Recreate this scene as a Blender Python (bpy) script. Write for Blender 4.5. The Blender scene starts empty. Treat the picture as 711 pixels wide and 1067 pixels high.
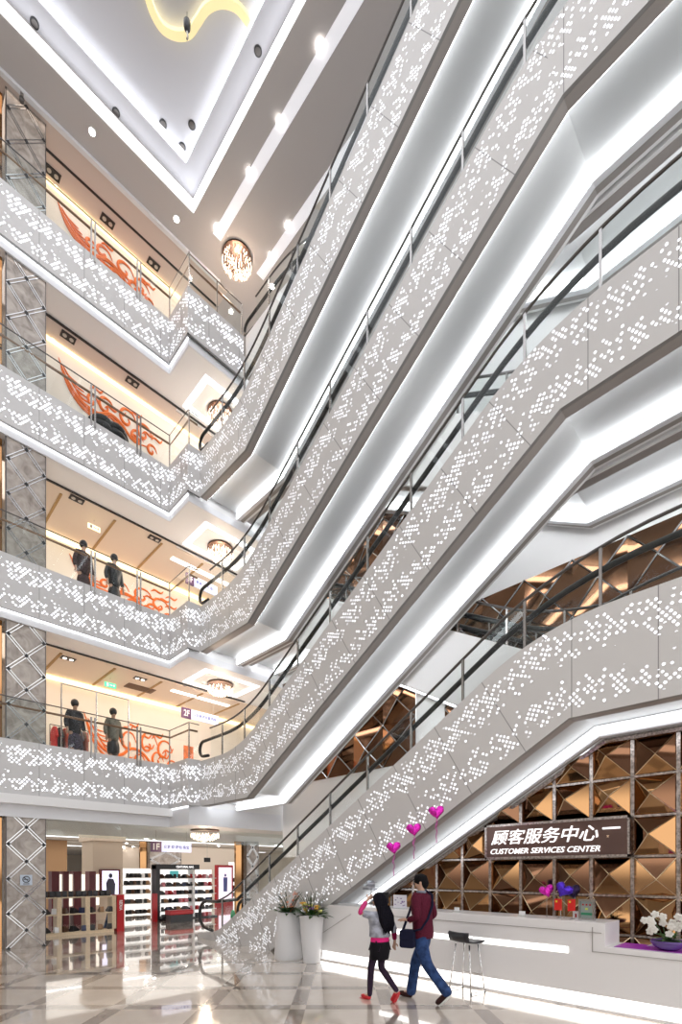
import bpy, bmesh, math, random
from mathutils import Vector, Matrix
random.seed(7)
S = bpy.context.scene
C = S.collection
PI = math.pi

# ---------------------------------------------------------------- camera model
TH, FP, HY, CH = .789, 512.6, 908.8, 1.75
FW = (math.sin(TH), math.cos(TH)); RT = (math.cos(TH), -math.sin(TH))
def at(px, py, X=None, Y=None, Z=None, d=None):
    """real point seen at a pixel, on the plane X=, Y= or Z= (or at depth d)"""
    s = (px-355.5)/FP; t = (HY-py)/FP
    dx, dy = FW[0]+s*RT[0], FW[1]+s*RT[1]
    if X is not None: d = X/dx
    elif Y is not None: d = Y/dy
    elif Z is not None: d = (Z-CH)/t
    return Vector((dx*d, dy*d, CH+t*d))

# ---------------------------------------------------------------- mesh builder
class MB:
    def __init__(s): s.v = []; s.f = []; s.uv = {}
    def quad(s, pts, uv=None):
        n = len(s.v); s.v += [tuple(p) for p in pts]
        s.f.append(tuple(range(n, n+len(pts))))
        if uv: s.uv[len(s.f)-1] = uv
    def add(s, vs, fs):
        n = len(s.v); s.v += [tuple(p) for p in vs]
        s.f += [tuple(n+i for i in f) for f in fs]; return s
    def box(s, a, b, M=None):
        x0, y0, z0 = a; x1, y1, z1 = b
        vs = [Vector(p) for p in ((x0,y0,z0),(x1,y0,z0),(x1,y1,z0),(x0,y1,z0),(x0,y0,z1),(x1,y0,z1),(x1,y1,z1),(x0,y1,z1))]
        if M: vs = [M @ p for p in vs]
        return s.add(vs, [(0,3,2,1),(4,5,6,7),(0,1,5,4),(1,2,6,5),(2,3,7,6),(3,0,4,7)])
    def cbox(s, c, sz, M=None):
        return s.box([c[i]-sz[i]/2 for i in range(3)], [c[i]+sz[i]/2 for i in range(3)], M)
    def tube(s, pts, r, n=8, cap=True, flat=1.0):
        pts = [Vector(p) for p in pts]; N = len(pts)
        rs = r if isinstance(r, (list, tuple)) else [r]*N
        up = None; base = len(s.v)
        for i, p in enumerate(pts):
            t = (pts[min(i+1, N-1)]-pts[max(i-1, 0)]).normalized()
            if up is None:
                up = Vector((0,0,1)) if abs(t.z) < .9 else Vector((1,0,0))
            a = t.cross(up)
            if a.length < 1e-5: a = t.orthogonal()
            a.normalize(); b = a.cross(t).normalized(); up = b
            for k in range(n):
                q = 2*PI*k/n
                s.v.append(tuple(p + a*math.cos(q)*rs[i] + b*math.sin(q)*rs[i]*flat))
        for i in range(N-1):
            for k in range(n):
                k2 = (k+1) % n
                s.f.append((base+i*n+k, base+i*n+k2, base+(i+1)*n+k2, base+(i+1)*n+k))
        if cap:
            s.f.append(tuple(base+k for k in range(n))[::-1]); s.f.append(tuple(base+(N-1)*n+k for k in range(n)))
        return s
    def lathe(s, prof, c=(0,0,0), n=24, sx=1, sy=1, M=None):
        base = len(s.v); m = len(prof)
        for r, z in prof:
            for k in range(n):
                q = 2*PI*k/n; p = Vector((c[0]+r*math.cos(q)*sx, c[1]+r*math.sin(q)*sy, c[2]+z))
                s.v.append(tuple(M @ p if M else p))
        for i in range(m-1):
            for k in range(n):
                k2 = (k+1) % n
                s.f.append((base+i*n+k, base+i*n+k2, base+(i+1)*n+k2, base+(i+1)*n+k))
        s.f.append(tuple(base+k for k in range(n))[::-1]); s.f.append(tuple(base+(m-1)*n+k for k in range(n)))
        return s
    def ball(s, c, r, n=12, m=8, M=None):
        rx, ry, rz = (r, r, r) if isinstance(r, (int, float)) else r
        prof = [(max(1e-4, math.sin(PI*i/m)), -math.cos(PI*i/m)) for i in range(m+1)]
        vs = MB().lathe(prof, n=n)
        pts = [Vector((c[0]+x*rx, c[1]+y*ry, c[2]+z*rz)) for x, y, z in vs.v]
        if M: pts = [M @ p for p in pts]
        return s.add(pts, vs.f)
    def extr(s, poly, ax, a, b):
        """prism of a 2-D polygon along axis ax ('x','y','z') from a to b"""
        def P(u, v, w): return {'x': (w, u, v), 'y': (u, w, v), 'z': (u, v, w)}[ax]
        n = len(poly); base = len(s.v)
        s.v += [P(u, v, a) for u, v in poly] + [P(u, v, b) for u, v in poly]
        s.f.append(tuple(range(base, base+n))); s.f.append(tuple(range(base+2*n-1, base+n-1, -1)))
        for i in range(n):
            j = (i+1) % n
            s.f.append((base+i, base+n+i, base+n+j, base+j))
        return s

def mesh_from(mb, name, shift=(0,0,0)):
    me = bpy.data.meshes.new(name)
    me.from_pydata([(x-shift[0], y-shift[1], z-shift[2]) for x, y, z in mb.v], [], mb.f)
    if mb.uv:
        ul = me.uv_layers.new(name='UVMap')
        for i, p in enumerate(me.polygons):
            if i in mb.uv:
                for k, li in enumerate(p.loop_indices): ul.data[li].uv = mb.uv[i][k]
    bm = bmesh.new(); bm.from_mesh(me)
    bmesh.ops.recalc_face_normals(bm, faces=bm.faces); bm.to_mesh(me); bm.free()
    return me

def obj(name, mb, m, parent=None, smooth=False, label=None, bevel=0, loc=None):
    """world-space mesh; under a parent its vertices are taken relative to the parent's base unless loc is given"""
    sh = (0,0,0)
    if parent is not None and loc is None and parent.get('_w'): sh = parent['_w']
    me = mesh_from(mb, name, sh) if isinstance(mb, MB) else mb
    if m is not None: me.materials.append(m)
    if smooth:
        for p in me.polygons: p.use_smooth = True
    o = bpy.data.objects.new(name, me); C.objects.link(o)
    if parent is not None:
        o.parent = parent
        if parent.get('_w'): o['_w'] = list(parent['_w'])
    if loc: o.location = loc
    if label: o['label'] = label
    if bevel:
        b = o.modifiers.new('bevel', 'BEVEL'); b.width = bevel; b.segments = 2; b.limit_method = 'ANGLE'
    return o
def struct(name, mb, m, **k):
    o = obj(name, mb, m, **k); o['kind'] = 'structure'; return o
def tag(o, label, cat, group=None):
    o['label'] = label; o['category'] = cat
    if group: o['group'] = group
    return o
def thing(name, label, cat, loc=(0,0,0), rz=0, group=None, world=False):
    o = bpy.data.objects.new(name, None); C.objects.link(o)
    o.location = loc; o.rotation_euler = (0,0,rz); o.empty_display_size = .1
    if world: o['_w'] = list(loc)
    return tag(o, label, cat, group)
def dup(root, loc, rz=None, label=None, group=None, parent=None):
    r = root.copy(); C.objects.link(r); r.location = loc
    if rz is not None: r.rotation_euler = (0,0,rz)
    if label: r['label'] = label
    if group: r['group'] = group
    if parent: r.parent = parent
    for ch in root.children:
        c = ch.copy(); C.objects.link(c); c.parent = r
        for g in ch.children:
            d = g.copy(); C.objects.link(d); d.parent = c
    return r

# ---------------------------------------------------------------- materials
def newmat(name):
    m = bpy.data.materials.new(name); m.use_nodes = True
    return m, m.node_tree.nodes, m.node_tree.links, m.node_tree.nodes['Principled BSDF']
def mat(name, col, rough=.5, metal=0, em=0, emc=None, coat=0, noise=0, nscale=20, alpha=1, spec=None):
    m, N, L, B = newmat(name)
    B.inputs['Base Color'].default_value = (*col, 1)
    B.inputs['Roughness'].default_value = rough; B.inputs['Metallic'].default_value = metal
    B.inputs['Coat Weight'].default_value = coat
    B.inputs['Coat Roughness'].default_value = .05
    if spec is not None: B.inputs['Specular IOR Level'].default_value = spec
    if em:
        B.inputs['Emission Color'].default_value = (*(emc or col), 1); B.inputs['Emission Strength'].default_value = em
    if noise:
        tc = N.new('ShaderNodeTexCoord'); nz = N.new('ShaderNodeTexNoise'); nz.inputs['Scale'].default_value = nscale
        nz.inputs['Detail'].default_value = 5
        L.new(tc.outputs['Object'], nz.inputs['Vector'])
        r = N.new('ShaderNodeValToRGB'); r.color_ramp.elements[0].position = .35; r.color_ramp.elements[1].position = .65
        r.color_ramp.elements[0].color = (*[c*(1-noise) for c in col], 1); r.color_ramp.elements[1].color = (*[min(1, c*(1+noise*.6)) for c in col], 1)
        L.new(nz.outputs['Fac'], r.inputs['Fac']); L.new(r.outputs['Color'], B.inputs['Base Color'])
    return m
def math_n(N, L, op, a, b=None, c=None):
    n = N.new('ShaderNodeMath'); n.operation = op
    for i, x in enumerate((a, b, c)):
        if x is None: continue
        if isinstance(x, (int, float)): n.inputs[i].default_value = x
        else: L.new(x, n.inputs[i])
    return n.outputs[0]

def perforated(name, base, H, cell=.060, em=1.15, half=.28, d0=.62):
    """painted metal with two bands of backlit square perforations and hairline panel joints (UV in metres)"""
    m, N, L, B = newmat(name)
    B.inputs['Roughness'].default_value = .45; B.inputs['Metallic'].default_value = .1
    uv = N.new('ShaderNodeUVMap'); uv.uv_map = 'UVMap'
    sep = N.new('ShaderNodeSeparateXYZ'); L.new(uv.outputs[0], sep.inputs[0])
    u, v = sep.outputs[0], sep.outputs[1]
    mp = N.new('ShaderNodeMapping'); mp.inputs['Rotation'].default_value = (0,0,math.radians(38)); mp.inputs['Scale'].default_value = (1/cell, 1/cell, 1)
    L.new(uv.outputs[0], mp.inputs[0])
    s2 = N.new('ShaderNodeSeparateXYZ'); L.new(mp.outputs[0], s2.inputs[0])
    fx = math_n(N, L, 'FLOOR', s2.outputs[0]); fy = math_n(N, L, 'FLOOR', s2.outputs[1])
    rx = math_n(N, L, 'ABSOLUTE', math_n(N, L, 'SUBTRACT', math_n(N, L, 'SUBTRACT', s2.outputs[0], fx), .5))
    ry = math_n(N, L, 'ABSOLUTE', math_n(N, L, 'SUBTRACT', math_n(N, L, 'SUBTRACT', s2.outputs[1], fy), .5))
    r4 = math_n(N, L, 'ADD', math_n(N, L, 'POWER', rx, 3), math_n(N, L, 'POWER', ry, 3))
    dot = math_n(N, L, 'LESS_THAN', r4, half**3)
    cb = N.new('ShaderNodeCombineXYZ'); L.new(fx, cb.inputs[0]); L.new(fy, cb.inputs[1])
    wn = N.new('ShaderNodeTexWhiteNoise'); wn.noise_dimensions = '2D'; L.new(cb.outputs[0], wn.inputs['Vector'])
    # clusters
    cn = N.new('ShaderNodeTexNoise'); cn.inputs['Scale'].default_value = 5.5; cn.inputs['Detail'].default_value = 1; L.new(uv.outputs[0], cn.inputs['Vector'])
    dens = N.new('ShaderNodeValToRGB'); cr = dens.color_ramp
    pts = [(0,0),(.07,0),(.12,.5),(.24,.6),(.36,.3),(.44,0),(.53,0),(.58,.3),(.70,.62),(.84,.6),(.90,.25),(.93,0)]
    cr.elements[0].position = 0; cr.elements[0].color = (0,0,0,1); cr.elements[1].position = 1; cr.elements[1].color = (0,0,0,1)
    for p, a in pts[1:]:
        e = cr.elements.new(p); e.color = (a,a,a,1)
    L.new(math_n(N, L, 'DIVIDE', v, H), dens.inputs['Fac'])
    dd = math_n(N, L, 'MULTIPLY', dens.outputs['Color'], math_n(N, L, 'ADD', math_n(N, L, 'MULTIPLY', cn.outputs['Fac'], .7), d0))
    on = math_n(N, L, 'LESS_THAN', wn.outputs['Value'], dd)
    mask = math_n(N, L, 'MULTIPLY', dot, on)
    # joints every .97 m
    ju = math_n(N, L, 'ABSOLUTE', math_n(N, L, 'SUBTRACT', math_n(N, L, 'FRACT', math_n(N, L, 'DIVIDE', u, .97)), .5))
    jt = math_n(N, L, 'GREATER_THAN', ju, .494)
    mx = N.new('ShaderNodeMixRGB'); mx.inputs[1].default_value = (*base, 1); mx.inputs[2].default_value = (*[c*.45 for c in base], 1)
    L.new(jt, mx.inputs[0])
    mx2 = N.new('ShaderNodeMixRGB'); mx2.inputs[2].default_value = (.9,.92,1,1); L.new(mask, mx2.inputs[0]); L.new(mx.outputs[0], mx2.inputs[1])
    L.new(mx2.outputs[0], B.inputs['Base Color'])
    sc = N.new('ShaderNodeTexWhiteNoise'); sc.noise_dimensions = '3D'; cb2 = N.new('ShaderNodeCombineXYZ')
    L.new(fx, cb2.inputs[0]); L.new(fy, cb2.inputs[1]); cb2.inputs[2].default_value = 7; L.new(cb2.outputs[0], sc.inputs['Vector'])
    st = math_n(N, L, 'MULTIPLY', mask, math_n(N, L, 'MULTIPLY', math_n(N, L, 'ADD', math_n(N, L, 'MULTIPLY', sc.outputs['Value'], .8), .35), em))
    B.inputs['Emission Color'].default_value = (.93,.95,1,1); L.new(st, B.inputs['Emission Strength'])
    return m

def glass_mat(name, tint, refl=.5):
    m, N, L, B = newmat(name); N.remove(B)
    out = N['Material Output']
    tr = N.new('ShaderNodeBsdfTransparent'); tr.inputs[0].default_value = (*tint, 1)
    gl = N.new('ShaderNodeBsdfGlossy'); gl.inputs['Roughness'].default_value = .02; gl.inputs[0].default_value = (.9,.95,.95,1)
    lw = N.new('ShaderNodeLayerWeight')
    fr5 = math_n(N, L, 'ADD', math_n(N, L, 'MULTIPLY', math_n(N, L, 'POWER', lw.outputs['Facing'], 5), .9), .06)
    mx = N.new('ShaderNodeMixShader'); L.new(math_n(N, L, 'MULTIPLY', fr5, refl), mx.inputs[0])
    L.new(tr.outputs[0], mx.inputs[1]); L.new(gl.outputs[0], mx.inputs[2]); L.new(mx.outputs[0], out.inputs[0])
    return m

def floor_mat():
    m, N, L, B = newmat('polished_stone_floor')
    tc = N.new('ShaderNodeTexCoord'); mp = N.new('ShaderNodeMapping')
    mp.inputs['Rotation'].default_value = (0,0,TH)   # diamond layout, 45 degrees to the building
    L.new(tc.outputs['Object'], mp.inputs[0])
    sp = N.new('ShaderNodeSeparateXYZ'); L.new(mp.outputs[0], sp.inputs[0])
    def stripe(o, off, per, w):
        a = math_n(N, L, 'FRACT', math_n(N, L, 'DIVIDE', math_n(N, L, 'SUBTRACT', o, off), per))
        return math_n(N, L, 'GREATER_THAN', math_n(N, L, 'ABSOLUTE', math_n(N, L, 'SUBTRACT', a, .5)), .5-w/per/2)
    a = stripe(sp.outputs[0], -.556, 1.17, .2); b = stripe(sp.outputs[1], 6.38, 1.06, .2)
    x = math_n(N, L, 'ABSOLUTE', math_n(N, L, 'SUBTRACT', a, b))
    nz = N.new('ShaderNodeTexNoise'); nz.inputs['Scale'].default_value = 3; nz.inputs['Detail'].default_value = 6; L.new(tc.outputs['Object'], nz.inputs['Vector'])
    c1 = N.new('ShaderNodeValToRGB'); c1.color_ramp.elements[0].color = (.64,.55,.46,1); c1.color_ramp.elements[1].color = (.78,.70,.61,1)
    c2 = N.new('ShaderNodeValToRGB'); c2.color_ramp.elements[0].color = (.30,.25,.21,1); c2.color_ramp.elements[1].color = (.42,.36,.31,1)
    L.new(nz.outputs['Fac'], c1.inputs[0]); L.new(nz.outputs['Fac'], c2.inputs[0])
    mx = N.new('ShaderNodeMixRGB'); L.new(x, mx.inputs[0]); L.new(c1.outputs[0], mx.inputs[1]); L.new(c2.outputs[0], mx.inputs[2])
    L.new(mx.outputs[0], B.inputs['Base Color'])
    B.inputs['Roughness'].default_value = .12; B.inputs['Coat Weight'].default_value = 1; B.inputs['Coat Roughness'].default_value = .03
    B.inputs['Coat IOR'].default_value = 1.9
    return m

def marble_mat():
    m, N, L, B = newmat('grey_beige_marble')
    tc = N.new('ShaderNodeTexCoord'); nz = N.new('ShaderNodeTexNoise'); nz.inputs['Scale'].default_value = 3.5; nz.inputs['Detail'].default_value = 9; nz.inputs['Distortion'].default_value = 1.2
    L.new(tc.outputs['Object'], nz.inputs['Vector'])
    r = N.new('ShaderNodeValToRGB'); e = r.color_ramp.elements
    e[0].position = .3; e[0].color = (.25,.21,.18,1); e[1].position = .7; e[1].color = (.52,.46,.41,1)
    q = e.new(.5); q.color = (.40,.35,.31,1)
    L.new(nz.outputs['Fac'], r.inputs[0]); L.new(r.outputs[0], B.inputs['Base Color'])
    B.inputs['Roughness'].default_value = .2
    return m

M = {}
M['perf'] = perforated('perforated_white_metal', (.60,.59,.585), 1.225, cell=.068, em=1.7, half=.31, d0=.7)
M['perf_esc'] = perforated('perforated_escalator_cladding', (.62,.605,.59), 1.2)
M['perf_esc1'] = perforated('perforated_low_escalator_cladding', (.68,.665,.65), 1.33)
M['white'] = mat('white_paint', (.86,.86,.86), .5)
M['fascia'] = mat('satin_white_fascia', (.80,.81,.84), .4)
M['soffit'] = mat('taupe_soffit_panel', (.36,.33,.31), .45)
M['vault'] = mat('brushed_soffit', (.50,.51,.51), .42, .35)
M['led2'] = mat('inner_led_strip', (.95,.97,1), em=7)
M['led'] = mat('cool_led_strip', (.95,.97,1), em=3.6)
M['ledlow'] = mat('soft_cool_led', (.95,.97,1), em=1.7)
M['ledwarm'] = mat('warm_led_strip', (1,.80,.5), em=1.6, emc=(1,.78,.45))
M['lamp'] = mat('lamp_lens', (1,.95,.9), em=25)
M['lampwarm'] = mat('warm_lamp_lens', (1,.85,.6), em=14, emc=(1,.75,.45))
M['ceil'] = mat('atrium_ceiling_paint', (.56,.53,.52), .7)
M['ceilin'] = mat('coffer_paint', (.60,.60,.64), .6)
M['pink'] = mat('gallery_ceiling_paint', (.66,.57,.52), .7)
M['cream'] = mat('cream_ceiling_paint', (.78,.66,.54), .7)
M['steel'] = mat('brushed_steel', (.45,.44,.43), .25, .9)
M['darksteel'] = mat('dark_steel', (.12,.11,.105), .35, .7)
M['bronze_rail'] = mat('bronze_rail', (.22,.13,.08), .3, .6)
M['rubber'] = mat('black_rubber', (.012,.012,.013), .35)
M['glass'] = glass_mat('clear_glass', (.945,.98,.97), .55)
M['floor'] = floor_mat(); M['marble'] = marble_mat()
M['mirror'] = mat('silver_mirror_strip', (.55,.55,.55), .12, 1)
M['silver'] = mat('hammered_silver_strip', (.62,.56,.53), .25, 1, noise=.5, nscale=30)
M['bmirror'] = mat('bronze_mirror', (.40,.215,.095), .05, 1)
M['bmirror2'] = mat('darkened_bronze_mirror', (.20,.10,.055), .06, 1)  # darker copy; paints dark reflections into random service wall facets
M['gold'] = mat('pale_gold_edge', (.85,.66,.42), .2, 1)
M['black'] = mat('black', (.015,.015,.017), .4)
M['orange'] = mat('orange_mural_paint', (.80,.17,.02), .5)
M['mural'] = mat('pale_mural_ground', (.80,.74,.66), .5)
M['counter'] = mat('white_solid_surface', (.92,.90,.89), .3, coat=.3)
M['maroon'] = mat('maroon_board', (.13,.015,.02), .4)
M['red'] = mat('red_board', (.45,.015,.02), .35)
M['wood'] = mat('pale_shelf_wood', (.72,.58,.40), .45, noise=.08)
M['sign'] = mat('lit_sign_face', (.65,.70,.9), em=.35, emc=(.7,.78,1))
M['purple'] = mat('purple_sign_face', (.10,.03,.12), .4)
M['letter'] = mat('lit_white_letter', (1,1,1), em=.85)
M['step'] = mat('escalator_step_metal', (.25,.25,.26), .4, .8)
def led(name, col, em): return mat(name, col, em=em)

# ---------------------------------------------------------------- building data
H, ZB, HP = 4.119, 3.506, 1.225        # storey height, lowest panel underside, panel height
XE, X2, X3, X4, XW = 6.66, 8.06, 8.12, 9.40, 9.46
YB, YS, XS = 12.99, 11.90, 6.30         # balcony line, its step towards the atrium
def zb(k): return ZB+k*H
def fl(k): return zb(k)+.85
def zs(k): return zb(k)-(.48 if k == 0 else .17)
ZC = 19.47

# floor and shell ----------------------------------------------------------
struct('floor', MB().box((-12,-8,-.2), (24,52,0)), M['floor'])
for k in range(4):
    s = MB().extr([(-9,13.13),(6.42,13.13),(6.42,12.04),(13,12.04),(13,18),(-9,18)], 'z', zs(k), fl(k))
    struct('floor', s, M['white'])
    c = MB().extr([(-9,13.9),(7.0,13.9),(7.0,14.0),(13,14.0),(13,18),(-9,18)], 'z', zs(k)-.03, zs(k)-.002)
    if k: struct('ceiling', c, M['cream'] if k < 3 else M['pink'])
    # dark slot between the atrium-edge soffit and the inner ceiling
    if k: struct('trim_1', MB().box((-9,13.84,zs(k)-.035), (9.4,13.89,zs(k)-.003)), M['black'])
    b = MB()
    h = zs(k)
    b.extr([(-9,13.09),(6.38,13.09),(6.38,12.0),(9.46,12.0),(9.46,12.04),(6.42,12.04),(6.42,13.13),(-9,13.13)], 'z', h-.02, zb(k)-.005)
    struct('trim_2', b, M['fascia'])
    l = MB().box((-9,13.05,zb(k)-.03), (6.34,13.085,zb(k)-.004)); l.box((6.345,12.0,zb(k)-.03), (6.375,13.05,zb(k)-.004))
    struct('trim_3', l, M['ledlow'])
# back walls of the galleries
struct('wall_back', MB().box((-9,16,fl(0)), (13,16.15,zs(1))), M['mural'])
struct('wall_back', MB().box((-9,16,fl(1)), (13,16.15,zs(2))), M['mural'])
struct('wall_back', MB().box((-9,14.45,fl(2)), (8.2,14.55,zs(3))), M['mural'])
struct('wall_back', MB().box((-9,14.2,fl(3)), (8.2,14.3,ZC)), M['mural'])
struct('wall_back', MB().box((8.2,16.5,fl(2)), (13,16.6,ZC)), M['white'])
struct('wall_right', MB().box((12.9,12.1,3.4), (13,18,ZC)), M['white'])
# atrium ceiling with a stepped coffer
cc = MB()
cx, cy, bx_, by_ = 6.6, 12.15, 6.16, 11.72
cc.box((-9,cy,ZC), (13,18,ZC+1.2)); cc.box((cx,-4,ZC), (13,cy,ZC+1.2))
struct('ceiling', cc, M['ceil'])
c2 = MB(); c2.extr([(-9,cy),(-9,by_),(bx_,by_),(bx_,-4),(cx,-4),(cx,cy)], 'z', ZC+.45, ZC+1.2)
struct('ceiling', c2, M['ceilin'])
struct('ceiling', MB().box((-9,-4,ZC+.72), (bx_,by_,ZC+1.2)), M['ceilin'])
struct('trim_4', MB().box((-9,cy-.03,ZC+.03), (cx-.03,cy-.001,ZC+.34)), M['ledlow'])
struct('trim_4', MB().box((cx-.03,-4,ZC+.03), (cx-.001,cy,ZC+.34)), M['ledlow'])
struct('trim_4', MB().box((-9,by_-.03,ZC+.49), (bx_-.03,by_-.001,ZC+.70)), M['ledlow'])
struct('trim_4', MB().box((bx_-.03,-4,ZC+.49), (bx_-.001,by_,ZC+.70)), M['ledlow'])
struct('trim_5', MB().box((-9,12.94,ZC-.08), (7.9,13.04,ZC-.001)), M['fascia'])
struct('ceiling', MB().box((-9,13.04,ZC-.05), (8.2,14.19,ZC-.002)), M['pink'])
struct('trim_1', MB().box((-9,13.55,ZC-.06), (8.2,13.61,ZC-.051)), M['black'])
# tall right-hand wall behind the second escalator bank: bronze mirror bands between white ones
for k in range(-1, 4):
    z0 = fl(k) if k >= 0 else 3.0
    if k >= 0:
        z1 = zb(k+1)-.12 if k < 3 else ZC
        if k < 3:
            struct('wall_right', MB().box((XW,-2,z1), (XW+.15,11.9,zb(k+1)+.85)), M['white'])
            struct('wall_right', MB().box((XW,6.1 if k == 0 else -2,fl(k)), (XW+.15,6.9 if k < 2 else 11.9,z1)), M['white'])
        else:
            struct('wall_right', MB().box((XW,-2,z0), (XW+.15,11.9,ZC)), M['white'])
struct('wall_right', MB().box((XW,-2,2.2), (XW+.15,11.9,fl(0))), M['white'])
struct('wall_right', MB().box((XW+.02,-2,0), (XW+.15,7.4,2.2)), M['white'])

# ---------------------------------------------------------------- diagonal bronze mirror bands upstairs
def bronze_band(k, y0, y1, label):
    z0, z1 = fl(k), zb(k+1)-.12
    t = thing('bronze_mirror_wall', label, 'mirror wall', (XW, y0, z0), world=True, group=None)
    g = MB(); nx = max(1, round((y1-y0)/.95)); w = (y1-y0)/nx; nz = 3; h = (z1-z0)/nz
    e = MB()
    for i in range(nx):
        for j in range(nz):
            a = (y0+i*w, z0+j*h); c = (a[0]+w/2, a[1]+h/2)
            P = [(XW-.02, a[0], a[1]), (XW-.02, a[0]+w, a[1]), (XW-.02, a[0]+w, a[1]+h), (XW-.02, a[0], a[1]+h)]
            ap = (XW-.08-.05*random.random(), c[0], c[1])
            for q in range(4): g.quad([P[q], P[(q+1) % 4], ap])
            for q in range(4): e.tube([Vector(P[q])-Vector((.012,0,0)), Vector(ap)-Vector((.012,0,0))], .016, 4)
    obj('mirror_facets', g, M['bmirror2'], t); obj('edge_strips', e, M['mirror'], t)
bronze_band(0, -1.2, 6.1, 'faceted bronze mirror wall behind the upper bend of the lowest escalator')
bronze_band(0, 6.9, 11.9, 'faceted bronze mirror wall behind the middle of the lowest escalator')
bronze_band(1, 6.9, 11.9, 'faceted bronze mirror wall glimpsed above the second escalator')

# ---------------------------------------------------------------- escalators
def offs(poly, o):
    out = []; n = len(poly)
    def nrm(i):
        dy, dz = poly[i+1][0]-poly[i][0], poly[i+1][1]-poly[i][1]; l = math.hypot(dy, dz); return (-dz/l, dy/l)
    for i in range(n):
        if i == 0: a = nrm(0); out.append((poly[0][0]+0*a[0], poly[0][1]+a[1]*o)); continue
        if i == n-1: a = nrm(n-2); out.append((poly[i][0], poly[i][1]+a[1]*o)); continue
        a, b = nrm(i-1), nrm(i); m = (a[0]+b[0], a[1]+b[1]); l = m[0]*a[0]+m[1]*a[1]
        out.append((poly[i][0]+m[0]*o/l, poly[i][1]+m[1]*o/l))
    return out
def offs2(poly, os_):
    """offset each segment by its own amount and meet at the corners"""
    L_ = []
    for (a, b), (c, d), o in zip(poly, poly[1:], os_):
        l = math.hypot(c-a, d-b); n = (-(d-b)/l, (c-a)/l); L_.append(((a+n[0]*o, b+n[1]*o), ((c-a)/l, (d-b)/l)))
    out = [(poly[0][0], L_[0][0][1])]
    for (p, u), (q, v) in zip(L_, L_[1:]):
        cr = u[0]*v[1]-u[1]*v[0]; k = ((q[0]-p[0])*v[1]-(q[1]-p[1])*v[0])/cr; out.append((p[0]+u[0]*k, p[1]+u[1]*k))
    p, u = L_[-1]; y = poly[-1][0]; out.append((y, p[1]+u[1]*(y-p[0])/u[0])); return out
def rnd(poly, r, n=8):
    """round interior corners; returns points with the index of the corner they came from (or None)"""
    out = [(poly[0], None)]
    for i in range(1, len(poly)-1):
        p = Vector(poly[i]); a = Vector(poly[i-1])-p; b = Vector(poly[i+1])-p
        rr = min(r, a.length*.49, b.length*.49); A = p+a.normalized()*rr; B = p+b.normalized()*rr
        for q in range(n+1):
            t = q/n; out.append((tuple(A*(1-t)**2+p*2*t*(1-t)+B*t*t), (i, q, n)))
    out.append((poly[-1], None)); return out
def yz(poly, x): return [(x, y, z) for y, z in poly]
def interp(poly, y):
    for (a, b), (c, d) in zip(poly, poly[1:]):
        if min(a, c) <= y <= max(a, c) and a != c: return b+(d-b)*(y-a)/(c-a)
    return poly[-1][1]
def frame_uv(o, d):
    n = (-d[1], d[0])
    return lambda y, z: ((y-o[0])*d[0]+(z-o[1])*d[1], (y-o[0])*n[0]+(z-o[1])*n[1])
def side_sheet(cells, x0, x1, uo=0):
    """cells: (t0,b0,t1,b1,uvf) in the YZ plane -> a thick sheet between x0 and x1"""
    g = MB()
    for t0, b0, t1, b1, f in cells:
        pts = [b0, b1, t1, t0]
        if abs(b0[0]-b1[0])+abs(b0[1]-b1[1]) < 1e-6: pts = [b0, t1, t0]
        uv = [(f(*p)[0]+uo, f(*p)[1]) for p in pts]
        g.quad([(x0, *p) for p in pts], uv); g.quad([(x1, *p) for p in pts], [(0,0)]*len(pts))
        g.quad([(x0, *t0), (x0, *t1), (x1, *t1), (x1, *t0)], [(0,0)]*4)
        if len(pts) == 4: g.quad([(x0, *b0), (x0, *b1), (x1, *b1), (x1, *b0)], [(0,0)]*4)
    return g
def sweep(poly, x0, x1, o0, o1):
    a, b = offs(poly, o0), offs(poly, o1); g = MB(); n = len(poly)
    for i in range(n-1):
        g.add([(x0,*a[i]),(x1,*a[i]),(x1,*b[i]),(x0,*b[i]),(x0,*a[i+1]),(x1,*a[i+1]),(x1,*b[i+1]),(x0,*b[i+1])],
              [(0,1,5,4),(1,2,6,5),(2,3,7,6),(3,0,4,7)]+([(0,3,2,1)] if i == 0 else [])+([(4,5,6,7)] if i == n-2 else []))
    return g

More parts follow.
